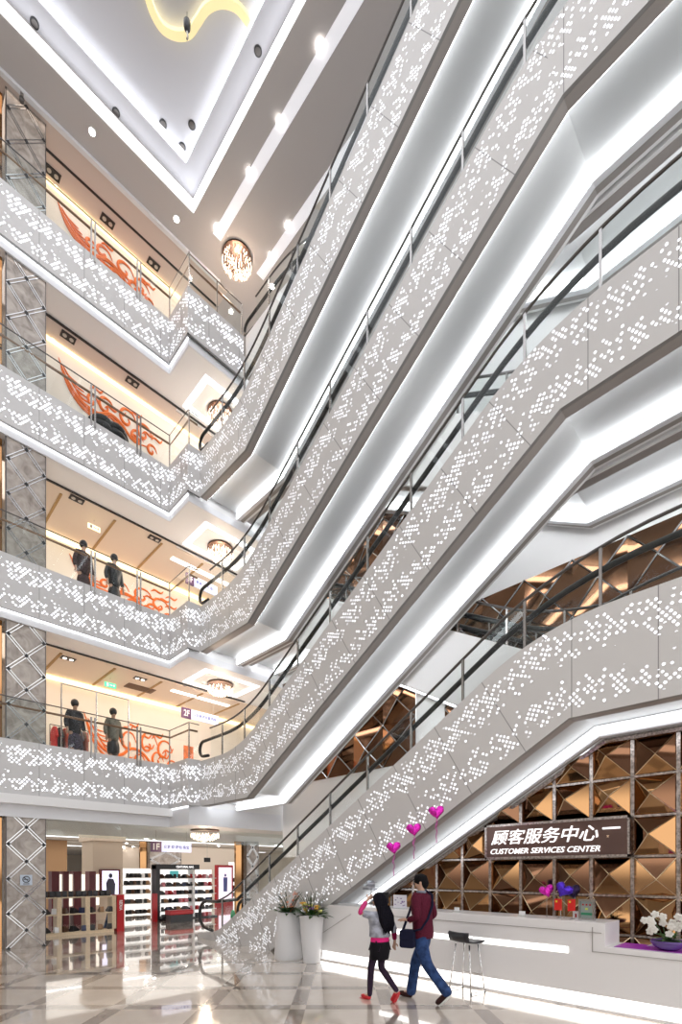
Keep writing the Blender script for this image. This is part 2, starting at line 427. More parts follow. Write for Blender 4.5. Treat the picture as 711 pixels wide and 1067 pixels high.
def escalator(label, B, x0, x1, th, near_mat, T=None, ground=False, low_end=1, dense=True, uo=0):
    """B: underside polyline (Y,z), Y ascending. low_end=1: low at big Y"""
    base = (x0, B[-1][0] if low_end > 0 else B[0][0], 0)
    t = thing('escalator', label, 'escalator', base, world=True)
    top = offs(B, th)
    if ground:   # the lowest flight dies into the floor
        tan = (B[1][1]-B[2][1])/(B[2][0]-B[1][0]); vt = th/math.cos(math.atan(tan))
        yl = B[1][0]+(B[1][1]+vt-.2)/tan
        top = [top[0], top[1], (yl, .2), (12.05, .13)]
        tr = rnd(top[:3]+[top[3]], 1.0)
    else: tr = rnd(top, 1.0)
    # cells of the near side
    fr = []
    for i in range(len(B)-1):
        d = Vector((B[i+1][0]-B[i][0], B[i+1][1]-B[i][1])).normalized(); fr.append(frame_uv(B[i], d))
    cells = []; seg = 0
    prev_t, prev_b = tr[0][0], B[0]
    for pt, info in tr[1:]:
        if info is None: b = B[-1]; f = fr[-1]
        else:
            i, q, n = info; b = B[i]; f = fr[i-1] if q <= n//2 else fr[i]
            if q == 0 and not ground:
                pass
        if ground and (info is None or info[0] == 2): f = fr[1]
        cells.append((prev_t, prev_b, pt, b, f)); prev_t, prev_b = pt, b
    # keep the underside knee under the start of each rounding
    side = 'side_panel'
    obj(side, side_sheet(cells, x0, x0+.05, uo), near_mat, t)
    obj(side, side_sheet(cells, x1-.05, x1), M['white'], t, label='plain white side panel away from the atrium')
    # underside: two flat strips, a recessed vault between and LED lines in its edges
    w = x1-x0
    a, b = x0+.20, x1-.26
    if ground: BU = [B[0], B[1], (B[2][0]-.1, .06)]
    else: BU = B
    obj('soffit_strip', sweep(BU, x0+.05, a, -.004, .05), M['soffit'], t)
    obj('soffit_strip', sweep(BU, b+.09, x1-.05, -.002, .05), M['soffit'], t)
    obj('soffit_lip', sweep(BU, b, b+.09, -.03, .05), M['fascia'], t)
    obj('soffit_vault', sweep(BU, a, b, .15, .19), M['vault'], t)
    obj('light_strip', sweep(BU, a+.001, a+.018, .02, .13), M['ledlow'] if ground else M['led2'], t)
    obj('light_strip', sweep(BU, b-.018, b-.001, .0, .13), M['ledlow'] if ground else M['led'], t)
    # deck strips, step chain
    tl = [p for p, _ in tr]
    dk = MB()
    for xa, xb in ((x0+.05, x0+.30), (x1-.30, x1-.05)):
        for (p, q) in zip(tl, tl[1:]):
            dk.add([(xa,p[0],p[1]-.05),(xb,p[0],p[1]-.05),(xb,q[0],q[1]-.05),(xa,q[0],q[1]-.05),
                    (xa,p[0],p[1]-.01),(xb,p[0],p[1]-.01),(xb,q[0],q[1]-.01),(xa,q[0],q[1]-.01)],
                   [(0,1,2,3),(4,5,6,7),(0,1,5,4),(1,2,6,5),(2,3,7,6),(3,0,4,7)])
    obj('deck_strip', dk, M['steel'], t)
    st = MB(); y = B[0][0]+.1; yend = B[-1][0]-.6
    while y < yend:
        zt = interp(tl, y+.2)-.38
        if zt > .05: st.box((x0+.31, y, max(zt-.2, .01)), (x1-.31, y+.395, zt))
        y += .4
    obj('step_chain', st, M['step'], t)
    # balustrades
    R = [p for p, _ in rnd(offs2([tuple(p) for p in top], (.82, .56, .80)), 1.3)]
    Hh = [p for p, _ in rnd(offs2([tuple(p) for p in top], (.55, .34, .55)), 1.2)]
    for n_, (xr, xh) in enumerate(((x0+.03, x0+.10), (x1-.03, x1-.10))):
        glass = MB(); ys = [B[0][0]+.02+i*(B[-1][0]-.5-B[0][0])/40 for i in range(41)]
        for p, q in zip(ys, ys[1:]):
            glass.quad([(xr, p, interp(tl, p)), (xr, q, interp(tl, q)), (xr, q, interp(R, q)-.02), (xr, p, interp(R, p)-.02)])
        obj('glass_balustrade', glass, M['glass'], t)
        Rr = [p for p in R if p[0] < B[-1][0]-.45] + [(B[-1][0]-.45, interp(R, B[-1][0]-.45))]
        obj('outer_rail', MB().tube(yz(Rr, xr), .022, 6), M['darksteel'], t, smooth=True)
        # moving handrail with rounded newels at both ends
        hh = list(Hh)
        e = hh[-1]; rr = .2
        loop = [(e[0]+rr*math.sin(q), e[1]-rr+rr*math.cos(q)) for q in [PI*i/8 for i in range(1, 9)]] + [(e[0]-.25, e[1]-2*rr-.02)]
        hp = hh+loop
        if ground:
            hp = [p for p in Hh if p[0] < 11.3]+[(11.3, 1.02)]
            cxx, czz, rr = 11.75, .62, .36
            hp = [p for p in Hh if p[0] < 10.3]+[(10.75, 1.04), (11.2, .99), (11.75, .98)]+[(cxx+rr*math.sin(q), czz+rr*math.cos(q)) for q in [PI*i/8 for i in range(1, 9)]]+[(11.45, .22)]
        obj('handrail', MB().tube(yz(hp, xh), .042, 8), M['rubber'], t, smooth=True)
        inner = MB()
        y = B[0][0]+.3
        while y < B[-1][0]-.5:
            p0, p1 = interp(tl, y)-(.08 if n_ == 0 else 0), interp(R, y)
            obj('balustrade_post', MB().box((xr-.015, y-.018, p0), (xr+.015, y+.018, p1)), M['steel'], t)
            y += .98
    return t

def B1(k, yk, yl): return [(-1.2, zb(k+1)+.256), (yk, zb(k+1)+.256), (yl, zb(k)), (11.90, zb(k))]
escalator('lowest escalator, rising from the ground floor over the customer service counter',
          [(-1.2, 3.762), (2.415, 3.762), (8.83, .0), (12.05, .0)], XE, X2, 1.33, M['perf_esc1'], ground=True, uo=.3)
escalator('white perforated escalator rising from the second floor, just above the lowest one', B1(0, 2.525, 9.75), XE, X2, 1.2, M['perf_esc'], uo=.5)
escalator('white perforated escalator rising from the third floor, its upper bend near the right edge', B1(1, 2.493, 9.72), XE, X2, 1.2, M['perf_esc'], uo=.2)
escalator('uppermost white perforated escalator, rising from the fourth floor out of the top of the picture', B1(2, 2.5, 9.82), XE, X2, 1.2, M['perf_esc'], uo=.7)
for k, nm in ((0, 'second to third'), (1, 'third to fourth'), (2, 'fourth to fifth')):
    escalator('plain white escalator of the far bank behind, rising away from the %s floor' % nm,
              [(-1.2, zb(k)+.25), (3.0, zb(k)+.25), (9.95, zb(k+1)+.12), (11.93, zb(k+1)+.12)], X3, X4, 1.2, M['white'], low_end=-1)

# ---------------------------------------------------------------- balconies
def pathpanel(path, z0, h, th=.05):
    g = MB(); u = .45
    for (a, b) in zip(path, path[1:]):
        a, b = Vector(a), Vector(b); l = (b-a).length; d = (b-a).normalized(); n = Vector((-d.y, d.x))*th
        A, B_ = a, b
        g.quad([(A.x,A.y,z0),(B_.x,B_.y,z0),(B_.x,B_.y,z0+h),(A.x,A.y,z0+h)], [(u,0),(u+l,0),(u+l,h),(u,h)])
        A2, B2 = a+n, b+n
        if (b.x, b.y) != tuple(path[-1]): B2 = B2-d*th if d.x > .5 and False else B2
        g.quad([(A2.x,A2.y,z0),(B2.x,B2.y,z0),(B2.x,B2.y,z0+h),(A2.x,A2.y,z0+h)], [(0,0)]*4)
        for z in (z0, z0+h): g.quad([(A.x,A.y,z),(B_.x,B_.y,z),(B2.x,B2.y,z),(A2.x,A2.y,z)], [(0,0)]*4)
        if (b.x, b.y) == tuple(path[-1]): g.quad([(B_.x,B_.y,z0),(B2.x,B2.y,z0),(B2.x,B2.y,z0+h),(B_.x,B_.y,z0+h)], [(0,0)]*4)
        u += l
    return g
lv = ['second', 'third', 'fourth', 'fifth']
for k in range(4):
    z = zb(k); zt = z+HP
    path = [(-9, YB), (XS, YB), (XS, YS), (XE, YS)] if k < 3 else [(-9, YB), (XS, YB), (XS, YS), (X3-.1, YS)]
    t = thing('balcony_balustrade', 'perforated white balcony front with glass rail along the %s floor gallery' % lv[k], 'balcony', (0, YB, z), world=True)
    obj('perforated_panel', pathpanel(path, z, HP), M['perf'], t)
    gp = [(x if i in (0,) else (x+.06 if i < len(path)-1 else x), y+.07) for i, (x, y) in enumerate(path)]
    g = MB()
    for a, b in zip(gp, gp[1:]):
        g.quad([(a[0],a[1],zt-.05),(b[0],b[1],zt-.05),(b[0],b[1],zt+.95),(a[0],a[1],zt+.95)])
    obj('glass_panel', g, M['glass'], t)
    obj('glass_cap', MB().tube([(x, y, zt+.96) for x, y in gp], .014, 6), M['darksteel'], t)
    hpth = [(x+(.07 if 0 < i < len(path)-1 else 0), y+.09) for i, (x, y) in enumerate(gp)]
    obj('handrail', MB().tube([(x, y, zt+.80) for x, y in hpth], .028, 8), M['bronze_rail'], t)
    xs = [4.33+1.14*i for i in list(range(-8, -1))+[0, 1]]
    for x in xs:
        for dx in (-.045, .045):
            obj('balustrade_post', MB().box((x+dx-.018, YB-.03, zt-.16), (x+dx+.018, YB-.005, zt+.86)), M['steel'], t)
    for x, y in [(XS+.05, YS+.03), (XS+.05, YB+.04)]+([(7.2, YS+.06), (8.0, YS+.06)] if k == 3 else []):
        obj('balustrade_post', MB().cbox((x, y, zt+.45), (.025, .025, 1.0)), M['steel'], t)

# galleries on the left side of the atrium, out of the frame but mirrored in floor and bronze
for k in range(4):
    t = thing('balcony_balustrade', 'perforated white balcony front along the opposite gallery, %s floor, outside the frame' % lv[k], 'balcony', (-7.5, 0, zb(k)), world=True)
    obj('perforated_panel', pathpanel([(-7.5, -5), (-7.5, 12.9)], zb(k), HP), M['perf'], t)
    struct('floor', MB().box((-10, -5, zs(k)), (-7.56, 12.95, fl(k))), M['white'])
struct('wall_left', MB().box((-10.2,-5,0), (-10,18,ZC)), M['mural'])

# ---------------------------------------------------------------- columns with mirrored lattice
def column(name_label, x0, x1, y0, y1, z1, sign=False):
    t = thing('marble_column', name_label, 'column', ((x0+x1)/2, (y0+y1)/2, 0), world=True)
    obj('shaft', MB().box((x0,y0,0), (x1,y1,z1)), M['marble'], t)
    lat = MB(); nod = MB(); P = .79; w = x1-x0; z = .02
    yf = y0-.012
    def strip(a, b, off):
        d = (Vector(b)-Vector(a)).normalized(); n = Vector((-d.y, d.x))*off
        lat_w = .008
        q = [Vector(a)+n-Vector((-d.y,d.x))*lat_w, Vector(b)+n-Vector((-d.y,d.x))*lat_w, Vector(b)+n+Vector((-d.y,d.x))*lat_w, Vector(a)+n+Vector((-d.y,d.x))*lat_w]
        lat.add([(p.x, yf, p.y) for p in q]+[(p.x, y0+.001, p.y) for p in q], [(0,1,2,3),(4,5,6,7),(0,1,5,4),(1,2,6,5),(2,3,7,6),(3,0,4,7)])
    while z < z1-.1:
        zt = min(z+P, z1-.02)
        for a, b in (((x0+.02, z), (x0+.02+(w-.04)*(zt-z)/P, zt)), ((x1-.02, z), (x1-.02-(w-.04)*(zt-z)/P, zt))):
            strip(a, b, .028); strip(a, b, -.028)
        c = ((x0+x1)/2, z+P/2)
        for cx_, cz_ in (c, (x0+.045, z), (x1-.045, z)):
            nod.add([(cx_-.045,yf-.006,cz_),(cx_,yf-.006,cz_-.05),(cx_+.045,yf-.006,cz_),(cx_,yf-.006,cz_+.05),(cx_,y0,cz_)], [(0,1,2,3),(0,1,4),(1,2,4),(2,3,4),(3,0,4)])
        # same lattice on the left face
        z += P
    obj('mirror_lattice', lat, M['mirror'], t); obj('lattice_nodes', nod, M['black'], t)
    obj('side_mirror', MB().box((x0-.40, y0+.18, 0), (x0-.04, y0+.3, z1)), M['bmirror'], t)
    obj('corner_trim', MB().box((x0-.015, y0-.004, 0), (x0+.012, y0+.02, z1)).box((x1-.012, y0-.004, 0), (x1+.006, y0+.02, z1)), M['darksteel'], t)
    return t
column('tall marble column with mirrored diamond lattice at the left edge, rising through every floor', 2.54, 3.33, 13.14, 13.95, ZC-.06)
column('slimmer marble column with mirrored lattice behind the foot of the lowest escalator', 11.75, 12.35, 17.2, 17.8, 3.28)
column('far marble column in the shoe store behind the hanging ground floor sign', *( [at(156,900,Y=24).x, at(189,900,Y=24).x] ), 24, 24.8, 3.28)
p = at(27.5, 917, Y=13.1)
t = thing('no_smoking_sign', 'small square no smoking notice on the left marble column', 'sign', (p.x, 13.12, p.z), world=True)
obj('plate', MB().cbox((p.x, 13.118, p.z), (.24, .012, .24)), mat('pale_blue_plate', (.55,.62,.72), .3), t)
ring = MB().tube([(p.x+.07*math.cos(q), 13.105, p.z+.015+.07*math.sin(q)) for q in [2*PI*i/20 for i in range(21)]], .009, 5)
ring.tube([(p.x-.05, 13.105, p.z+.065), (p.x+.05, 13.105, p.z-.035)], .008, 5)
ring.box((p.x-.05, 13.1, p.z+.008), (p.x+.045, 13.109, p.z+.022)); ring.box((p.x-.06,13.104,p.z-.095),(p.x+.06,13.11,p.z-.08))
obj('symbol', ring, M['black'], t)

# ---------------------------------------------------------------- service counter wall (bronze pyramids) and sign
def service_wall():
    t = thing('customer_service_wall', 'wall of bronze mirrored pyramid tiles under the lowest escalator', 'mirror wall', (8.1, 3, 0), world=True)
    W, Hh, y0 = .5625, .58, 2.037-.5625*4
    xw = 8.12
    A = MB(); B_ = MB(); E = MB(); G = MB()
    for i in range(14):
        for j in range(0, 7):
            ya, za = y0+i*W, 1.98-.58*3+.24+j*Hh if False else .24+j*Hh
            P = [(xw, ya, za), (xw, ya+W, za), (xw, ya+W, za+Hh), (xw, ya, za+Hh)]
            jx = (random.random()-.5)*.12; jz = (random.random()-.5)*.12
            ap = (xw-.12-.09*random.random(), ya+W/2+jx, za+Hh/2+jz)
            for q in range(4):
                (B_ if random.random() < .42 else A).quad([P[q], P[(q+1) % 4], ap])
                a_, b_ = Vector(P[q]), Vector(ap); E.tube([a_-Vector((.006,0,0)), b_-Vector((.006,0,0))], .007, 4)
    for i in range(15): G.box((xw-.035, y0+i*W-.024, .24), (xw+.01, y0+i*W+.024, 4.3))
    for j in range(8): G.box((xw-.03, y0, .24+j*Hh-.016), (xw+.01, y0+14*W, .24+j*Hh+.016))
    for nm, g, m in (('bronze_facets', A, M['bmirror']), ('dark_reflection_facets', B_, M['bmirror2']), ('gold_edges', E, M['gold']), ('silver_grid', G, M['silver'])):
        o = obj(nm, g, m, t)
        bm = bmesh.new(); bm.from_mesh(o.data); sh = Vector(t['_w'])
        tan = 3.762/(8.83-2.415)
        for co, no in ((Vector((0,2.415,3.74)), Vector((0,tan,1)).normalized()), (Vector((0,0,3.74)), Vector((0,0,1)))):
            geom = bm.verts[:]+bm.edges[:]+bm.faces[:]
            bmesh.ops.bisect_plane(bm, geom=geom, plane_co=co-sh, plane_no=no, clear_outer=True)
        bm.to_mesh(o.data); bm.free()
    tan = 3.762/(8.83-2.415)
    f = MB()
    for (a, b) in (((-.2, 3.72), (2.4, 3.72)), ((2.4, 3.72), (8.2, 3.72-5.8*tan))):
        f.tube([(8.05, *a), (8.05, *b)], .035, 4)
    obj('sloping_frame', f, M['silver'], t)
    obj('backing', MB().extr([(-.2,0),(8.7,0),(2.4,3.70),(-.2,3.70)], 'x', 8.14, 8.2), M['maroon'], t)
service_wall()
def text(body, mat_, parent, name, y_left, width, z0, height, x, shear=0, bold=0, ext=.015, axis='x', label=None):
    """axis 'x': letters face -X and read towards -Y; axis 'y': letters face -Y and read towards +X"""
    c = bpy.data.curves.new('t', 'FONT'); c.body = body; c.shear = shear; c.offset = bold; c.extrude = .01; c.resolution_u = 3
    o = bpy.data.objects.new('t', c); C.objects.link(o)
    me = bpy.data.meshes.new_from_object(o.evaluated_get(bpy.context.evaluated_depsgraph_get()))
    bpy.data.objects.remove(o)
    xs = [v.co.x for v in me.vertices]; ys = [v.co.y for v in me.vertices]
    sx = width/(max(xs)-min(xs)); sy = height/(max(ys)-min(ys)); x0, y0 = min(xs), min(ys)
    sh = Vector(parent.get('_w', (0,0,0))) if parent else Vector((0,0,0))
    for v in me.vertices:
        a = (v.co.x-x0)*sx; b = (v.co.y-y0)*sy; e = v.co.z/.01*ext
        v.co = (Vector((x-e, y_left-a, z0+b)) if axis == 'x' else Vector((y_left+a, x-e, z0+b)))-sh
    me.materials.clear()
    return obj(name, me, mat_, parent, label=label)
t = thing('customer_service_sign', 'dark mirror sign with lit letters CUSTOMER SERVICES CENTER on the bronze wall', 'sign', (7.95, 3.2, 2.2), world=True)
obj('sign_board', MB().box((7.93, 2.05, 1.99), (7.99, 4.28, 2.55)), mat('smoky_mirror', (.20,.13,.115), .35, .9), t)
fr = MB()
for a, b in (((2.03,2.53),(4.30,2.57)), ((2.03,1.97),(4.30,2.01)), ((4.26,1.97),(4.30,2.57)), ((2.03,1.97),(2.06,2.57))): fr.box((7.915,a[0],a[1]), (7.995,b[0],b[1]))
obj('sign_frame', fr, M['silver'], t)
text('顾客服务中心', M['letter'], t, 'chinese_letters', 4.17, 1.72, 2.22, .25, 7.91, shear=.25, bold=.003, ext=.008)
text('CUSTOMER SERVICES CENTER', M['letter'], t, 'english_letters', 4.18, 1.76, 2.06, .09, 7.91, shear=.3, bold=.003, ext=.006)
obj('dash', MB().box((7.88, 2.15, 2.385), (7.92, 2.38, 2.41)), M['letter'], t)

# ---------------------------------------------------------------- counter
t = thing('reception_counter', 'long white reception counter with glowing base under the lowest escalator', 'counter', (6.9, 4, 0), world=True)
ZT = 1.115
obj('counter_body', MB().extr([(.2,.2),(7.33,.2),(7.33,ZT-.0),(1.98,ZT),(1.98,.82),(.2,.82)], 'x', 6.66, 7.25), M['counter'], t, bevel=.006)
tr_ = MB().box((6.648,2.02,ZT-.13),(6.662,5.9,ZT-.123)); tr_.box((6.648,2.12,.74),(6.662,2.128,ZT-.06)); tr_.box((6.648,.2,.745),(6.662,2.12,.75))
tr_.extr([(7.32,.44),(6.35,.96),(6.35,.966),(7.32,.446)], 'x', 6.652, 6.662)
obj('seam', tr_, M['soffit'], t)
obj('light_slot', MB().box((6.654, 2.42, .695), (6.664, 5.65, .775)), mat('counter_slot_led', (1,.98,.95), em=2.2), t)
obj('plinth', MB().box((6.78,.2,0),(7.2,7.25,.2)), M['counter'], t)
obj('plinth_light', MB().box((6.765,.2,.03), (6.779,7.25,.19)), mat('plinth_led', (1,.98,.95), em=1.8), t)
obj('plinth_foot', MB().box((6.70,.2,0), (6.764,7.28,.028)), M['counter'], t)
obj('desk', MB().box((7.25,.3,.7),(7.8,7.0,.74)), M['counter'], t)

# things on the counter
def on_counter(px, x, z=ZT): q = at(px, 950, X=x); return Vector((x, q.y, z))
p = on_counter(400, 6.9)
t = thing('monitor', 'black computer monitor on the counter beside the woman', 'monitor', p, rz=.15)
obj('screen', MB().cbox((0,0,.17),(.03,.21,.20)), M['black'], t, bevel=.004)
obj('bezel', MB().cbox((-.016,0,.17),(.004,.19,.18)), mat('dark_screen', (.02,.022,.025), .15), t)
obj('stand', MB().box((-.02,-.02,0.0),(.02,.02,.10)).box((-.07,-.08,0),(.07,.08,.012)), M['black'], t)
p = on_counter(417, 6.86)
t = thing('notice_stand', 'white notice card with small print standing on the counter between the two people', 'notice', p, rz=.1)
obj('card', MB().cbox((0,0,.12),(.012,.27,.23)), mat('white_card', (.82,.80,.86), .4), t)
g = MB(); 
for i in range(14): g.cbox((-.008,-.1+.2*random.random(),.05+.15*random.random()),(.003,.012+.02*random.random(),.008+.015*random.random()))
obj('print', g, mat('blue_red_print', (.25,.15,.4), .5), t); obj('foot', MB().cbox((0,0,.006),(.08,.2,.012)), M['glass'], t)
p = on_counter(387, 7.0)
t = thing('leaflet_rack', 'clear acrylic leaflet rack on a thin pole above the left end of the counter', 'leaflet rack', p)
obj('pole', MB().tube([(0,0,0),(0,0,.36)], .008), M['steel'], t)
ac = glass_mat('acrylic', (.80,.80,.82), 1.2)
for i in range(3):
    obj('tray', MB().box((-.05,-.17+.03*i,.30+.07*i),(.05,.17-.02*i,.312+.07*i)).box((-.052,-.17+.03*i,.30+.07*i),(-.046,.17-.02*i,.34+.07*i)), ac, t)
obj('leaflets', MB().cbox((0,0,.40),(.02,.16,.13)), mat('pale_paper', (.6,.6,.63), .6), t)
for px, w in ((476, 'nearer the man'), (544, 'left of the red flags')):
    p = on_counter(px, 6.85)
    t = thing('card_holder', 'small clear card holder on the counter %s' % w, 'card holder', p, group=None)
    obj('base', MB().cbox((0,0,.01),(.07,.10,.02)), mat('grey_plastic_'+str(px), (.55,.55,.52), .3), t)
    obj('card', MB().cbox((.01,0,.045),(.01,.09,.06)), M['white'], t)
# framed certificate with aluminium case
p = on_counter(612, 6.9)
t = thing('award_frame', 'silver framed award plaque with grey green face near the step of the counter', 'plaque', p, rz=-.1)
obj('frame', MB().box((-.03,-.10,0),(.03,.10,.028)).box((-.03,-.10,.25),(.03,.10,.278)).box((-.03,-.10,.028),(.03,-.078,.25)).box((-.03,.078,.028),(.03,.10,.25)), M['mirror'], t)
obj('face', MB().box((-.012,-.077,.029),(.02,.077,.249)), mat('grey_green_face', (.30,.36,.34), .3), t)
obj('green_band', MB().box((-.016,-.07,.07),(-.0125,.07,.10)), mat('green_band', (.03,.25,.12), .4), t)
g = MB()
for i in (-.045, 0, .045): g.cbox((-.015, i, .205), (.004,.022,.022))
obj('red_marks', g, M['red'], t); obj('yellow_seal', MB().cbox((-.015,0,.15),(.004,.035,.025)), mat('yellow_green', (.6,.7,.1), .4), t)
p = on_counter(600.5, 6.95)
t = thing('table_card', 'small white card with red marks leaning beside the award plaque', 'card', p)
obj('card', MB().cbox((0,0,.055),(.01,.07,.11)), M['white'], t); obj('print', MB().cbox((-.007,0,.05),(.003,.02,.05)), M['red'], t)
# two red flags
for px, w, tilt in ((583, 'left', .0), (597, 'right', .12)):
    p = on_counter(px, 6.88)
    t = thing('table_flag', '%s one of two small red flags with a yellow emblem on the counter' % w, 'flag', p)
    m_ = MB(); m_.tube([(0,-.02,0),(0,-.03,.30)], .004)
    obj('flagpole', m_, M['steel'], t); obj('foot', MB().lathe([(.03,0),(.03,.01),(.008,.02)], n=12), M['steel'], t)
    fm = MB(); n = 6
    for i in range(n):
        a0, a1 = -.03+.10*i/n, -.03+.10*(i+1)/n; wv = lambda a: .006*math.sin(a*70)
        fm.box((-.012+wv(a0),a0-.01,.115-tilt*a0),(-.006+wv(a0),a1-.01,.27-tilt*a0))
    obj('cloth', fm, mat('flag_red_'+w, (.75,.02,.015), .6), t)
    obj('emblem', MB().cbox((-.02,.03,.235),(.004,.024,.024)), mat('flag_yellow_'+w, (.9,.7,.05), .5), t)

def heart(mb, c, s, depth, M_=None):
    n = 28; m = 7; base = len(mb.v); c = Vector(c)
    for j in range(m+1):
        f = -1+2*j/m; k = math.sqrt(max(0, 1-f*f))**.8
        for i in range(n):
            q = 2*PI*i/n
            x = 16*math.sin(q)**3/17; z = (13*math.cos(q)-5*math.cos(2*q)-2*math.cos(3*q)-math.cos(4*q))/17
            wr = 1+.03*math.sin(9*q)*k
            p = Vector((f*depth, x*s*k*wr, (z*k*wr+.1*(1-k))*s))
            if M_: p = M_ @ p
            mb.v.append(tuple(c+p))
    for j in range(m):
        for i in range(n):
            i2 = (i+1) % n; mb.f.append((base+j*n+i, base+j*n+i2, base+(j+1)*n+i2, base+(j+1)*n+i))
    mb.f.append(tuple(base+i for i in range(n))); mb.f.append(tuple(base+m*n+i for i in range(n)))
def foil(name, col):
    m = mat(name, col, .22, .75)
    N, L = m.node_tree.nodes, m.node_tree.links; B = N['Principled BSDF']
    tc = N.new('ShaderNodeTexCoord'); nz = N.new('ShaderNodeTexNoise'); nz.inputs['Scale'].default_value = 14; nz.inputs['Detail'].default_value = 3
    L.new(tc.outputs['Object'], nz.inputs['Vector']); bp = N.new('ShaderNodeBump'); bp.inputs['Strength'].default_value = .8; bp.inputs['Distance'].default_value = .03
    L.new(nz.outputs['Fac'], bp.inputs['Height']); L.new(bp.outputs[0], B.inputs['Normal']); return m
pinkfoil = foil('magenta_foil', (.75,.03,.50)); bluefoil = foil('blue_foil', (.09,.03,.55)); blackfoil = foil('black_foil', (.02,.01,.04))
facecam = Matrix.Rotation(TH*0.9-.35, 3, 'Z')
for px, py, w in ((410.5, 883, 'lowest and leftmost'), (431.5, 864, 'middle'), (455, 846, 'highest and rightmost')):
    p = at(px, py, X=6.35)
    t = thing('heart_balloon', '%s of three magenta foil heart balloons floating before the lowest escalator' % w, 'balloon', p)
    g = MB(); heart(g, (0,0,0), .128, .06, Matrix.Rotation(.55, 3, 'Z') @ Matrix.Rotation(-.1, 3, 'X')); obj('foil_heart', g, pinkfoil, t, smooth=True)
    rb = MB()
    for q in range(2):
        pts = [(.012*math.sin(i*1.3+q), .014*math.cos(i*1.7+q*2), -.12-.035*i) for i in range(11)]
        rb.tube(pts, .0035, 4)
    obj('ribbon', rb, pinkfoil, t)
for px, py, w, m_, x, s in ((570, 928, 'magenta heart balloon resting low behind the flags on the counter', pinkfoil, 6.95, .11),
                     (588, 927, 'blue heart balloon beside the magenta one behind the counter flags', bluefoil, 6.93, .125),
                     (597, 929, 'black balloon half hidden behind the blue balloon on the counter', blackfoil, 7.08, .12)):
    p = at(px, py, X=x)
    t = thing('heart_balloon', w, 'balloon', (p.x, p.y, ZT))
    g = MB(); heart(g, (0,0,p.z-ZT), s, .07, Matrix.Rotation(.2, 3, 'Z') @ Matrix.Rotation(.5 if m_ is bluefoil else -.3, 3, 'X')); obj('foil_heart', g, m_, t, smooth=True)
    obj('stick', MB().tube([(0,0,0),(0,0,p.z-ZT-.05)], .004, 5), M['steel'], t)
# purple cloth, orchid bowl, white box on the low end
tag(obj('table_runner', MB().box((6.74,.25,.821),(7.2,1.9,.827)), mat('purple_cloth', (.42,.03,.50), .45, noise=.3, nscale=60)), 'purple patterned runner on the low end of the counter', 'cloth')
tag(obj('document_box', MB().extr([(1.1,.83),(1.62,.83),(1.5,.88),(1.3,.90),(1.12,.90)], 'x', 7.05, 7.2), M['white'], bevel=.005), 'low white box behind the orchid bowl on the counter', 'box')
p = Vector((6.86, at(697, 985, X=6.86).y, .828))
t = thing('orchid_bowl', 'white orchids in a purple glass bowl at the right end of the counter', 'potted orchid', p)
bowl = [(.07,0),(.10,.01),(.155,.045),(.185,.09),(.192,.115),(.182,.115),(.172,.09),(.10,.03),(.02,.02)]
m_, N_, L_, B_ = newmat('purple_glass_bowl'); B_.inputs['Base Color'].default_value = (.20,.10,.42,1); B_.inputs['Roughness'].default_value = .1; B_.inputs['Transmission Weight'].default_value = .35
obj('bowl', MB().lathe(bowl, n=28), m_, t, smooth=True)
obj('moss', MB().ball((0,0,.09),(.165,.165,.03)), mat('dark_moss', (.03,.05,.02), .9), t, smooth=True)
def leaf(mb, base, ang, length, lift, wid, droop=.5, n=6):
    pts = []
    for i in range(n+1):
        u = i/n; r = length*u*math.cos(lift*(1-u*.3)); z = length*u*math.sin(lift)-droop*length*u*u
        pts.append((r, z, wid*math.sin(PI*min(1, u*.92+.08))**.7))
    ca, sa = math.cos(ang), math.sin(ang); b = len(mb.v)
    for r, z, w in pts:
        cx_, cy_ = base[0]+r*ca, base[1]+r*sa
        mb.v += [(cx_-sa*w, cy_+ca*w, base[2]+z+w*.3), (cx_, cy_, base[2]+z), (cx_+sa*w, cy_-ca*w, base[2]+z+w*.3)]
    for i in range(n):
        k = b+i*3; mb.f += [(k,k+1,k+4,k+3),(k+1,k+2,k+5,k+4)]
leafm = mat('orchid_leaf', (.05,.13,.035), .35); 
for i in range(12):
    g = MB(); leaf(g, (0,0,.1), i*.55+.3, .17+.08*random.random(), .5+.5*random.random(), .026, .45); obj('leaf', g, leafm, t, smooth=True)
petal = mat('white_petal', (.88,.86,.80), .5)
for i in range(5):
    a = (-.1+.2*random.random()); yy = -.15+.075*i
    st = [(0,yy*.3,.1),(a*.3,yy*.6,.25),(a*.6,yy,.34+.03*(i % 2)),(a-.05,yy*1.35,.36)]
    sobj = obj('flower_stem', MB().tube(st, .005, 5), leafm, t)
    for j in range(4):
        g = MB(); c = Vector(st[-1])+Vector((-.05+.05*random.random(), (random.random()-.5)*.13, -.02-.05*j+.09*random.random()))
        for q in range(5):
            an = q*2*PI/5+j; g.ball((c.x-.004, c.y+.026*math.cos(an), c.z+.026*math.sin(an)), (.008,.022,.02), 8, 5)
        g.ball((c.x-.012,c.y,c.z), .008, 6, 4)
        obj('blossom', g, petal, sobj, smooth=True)

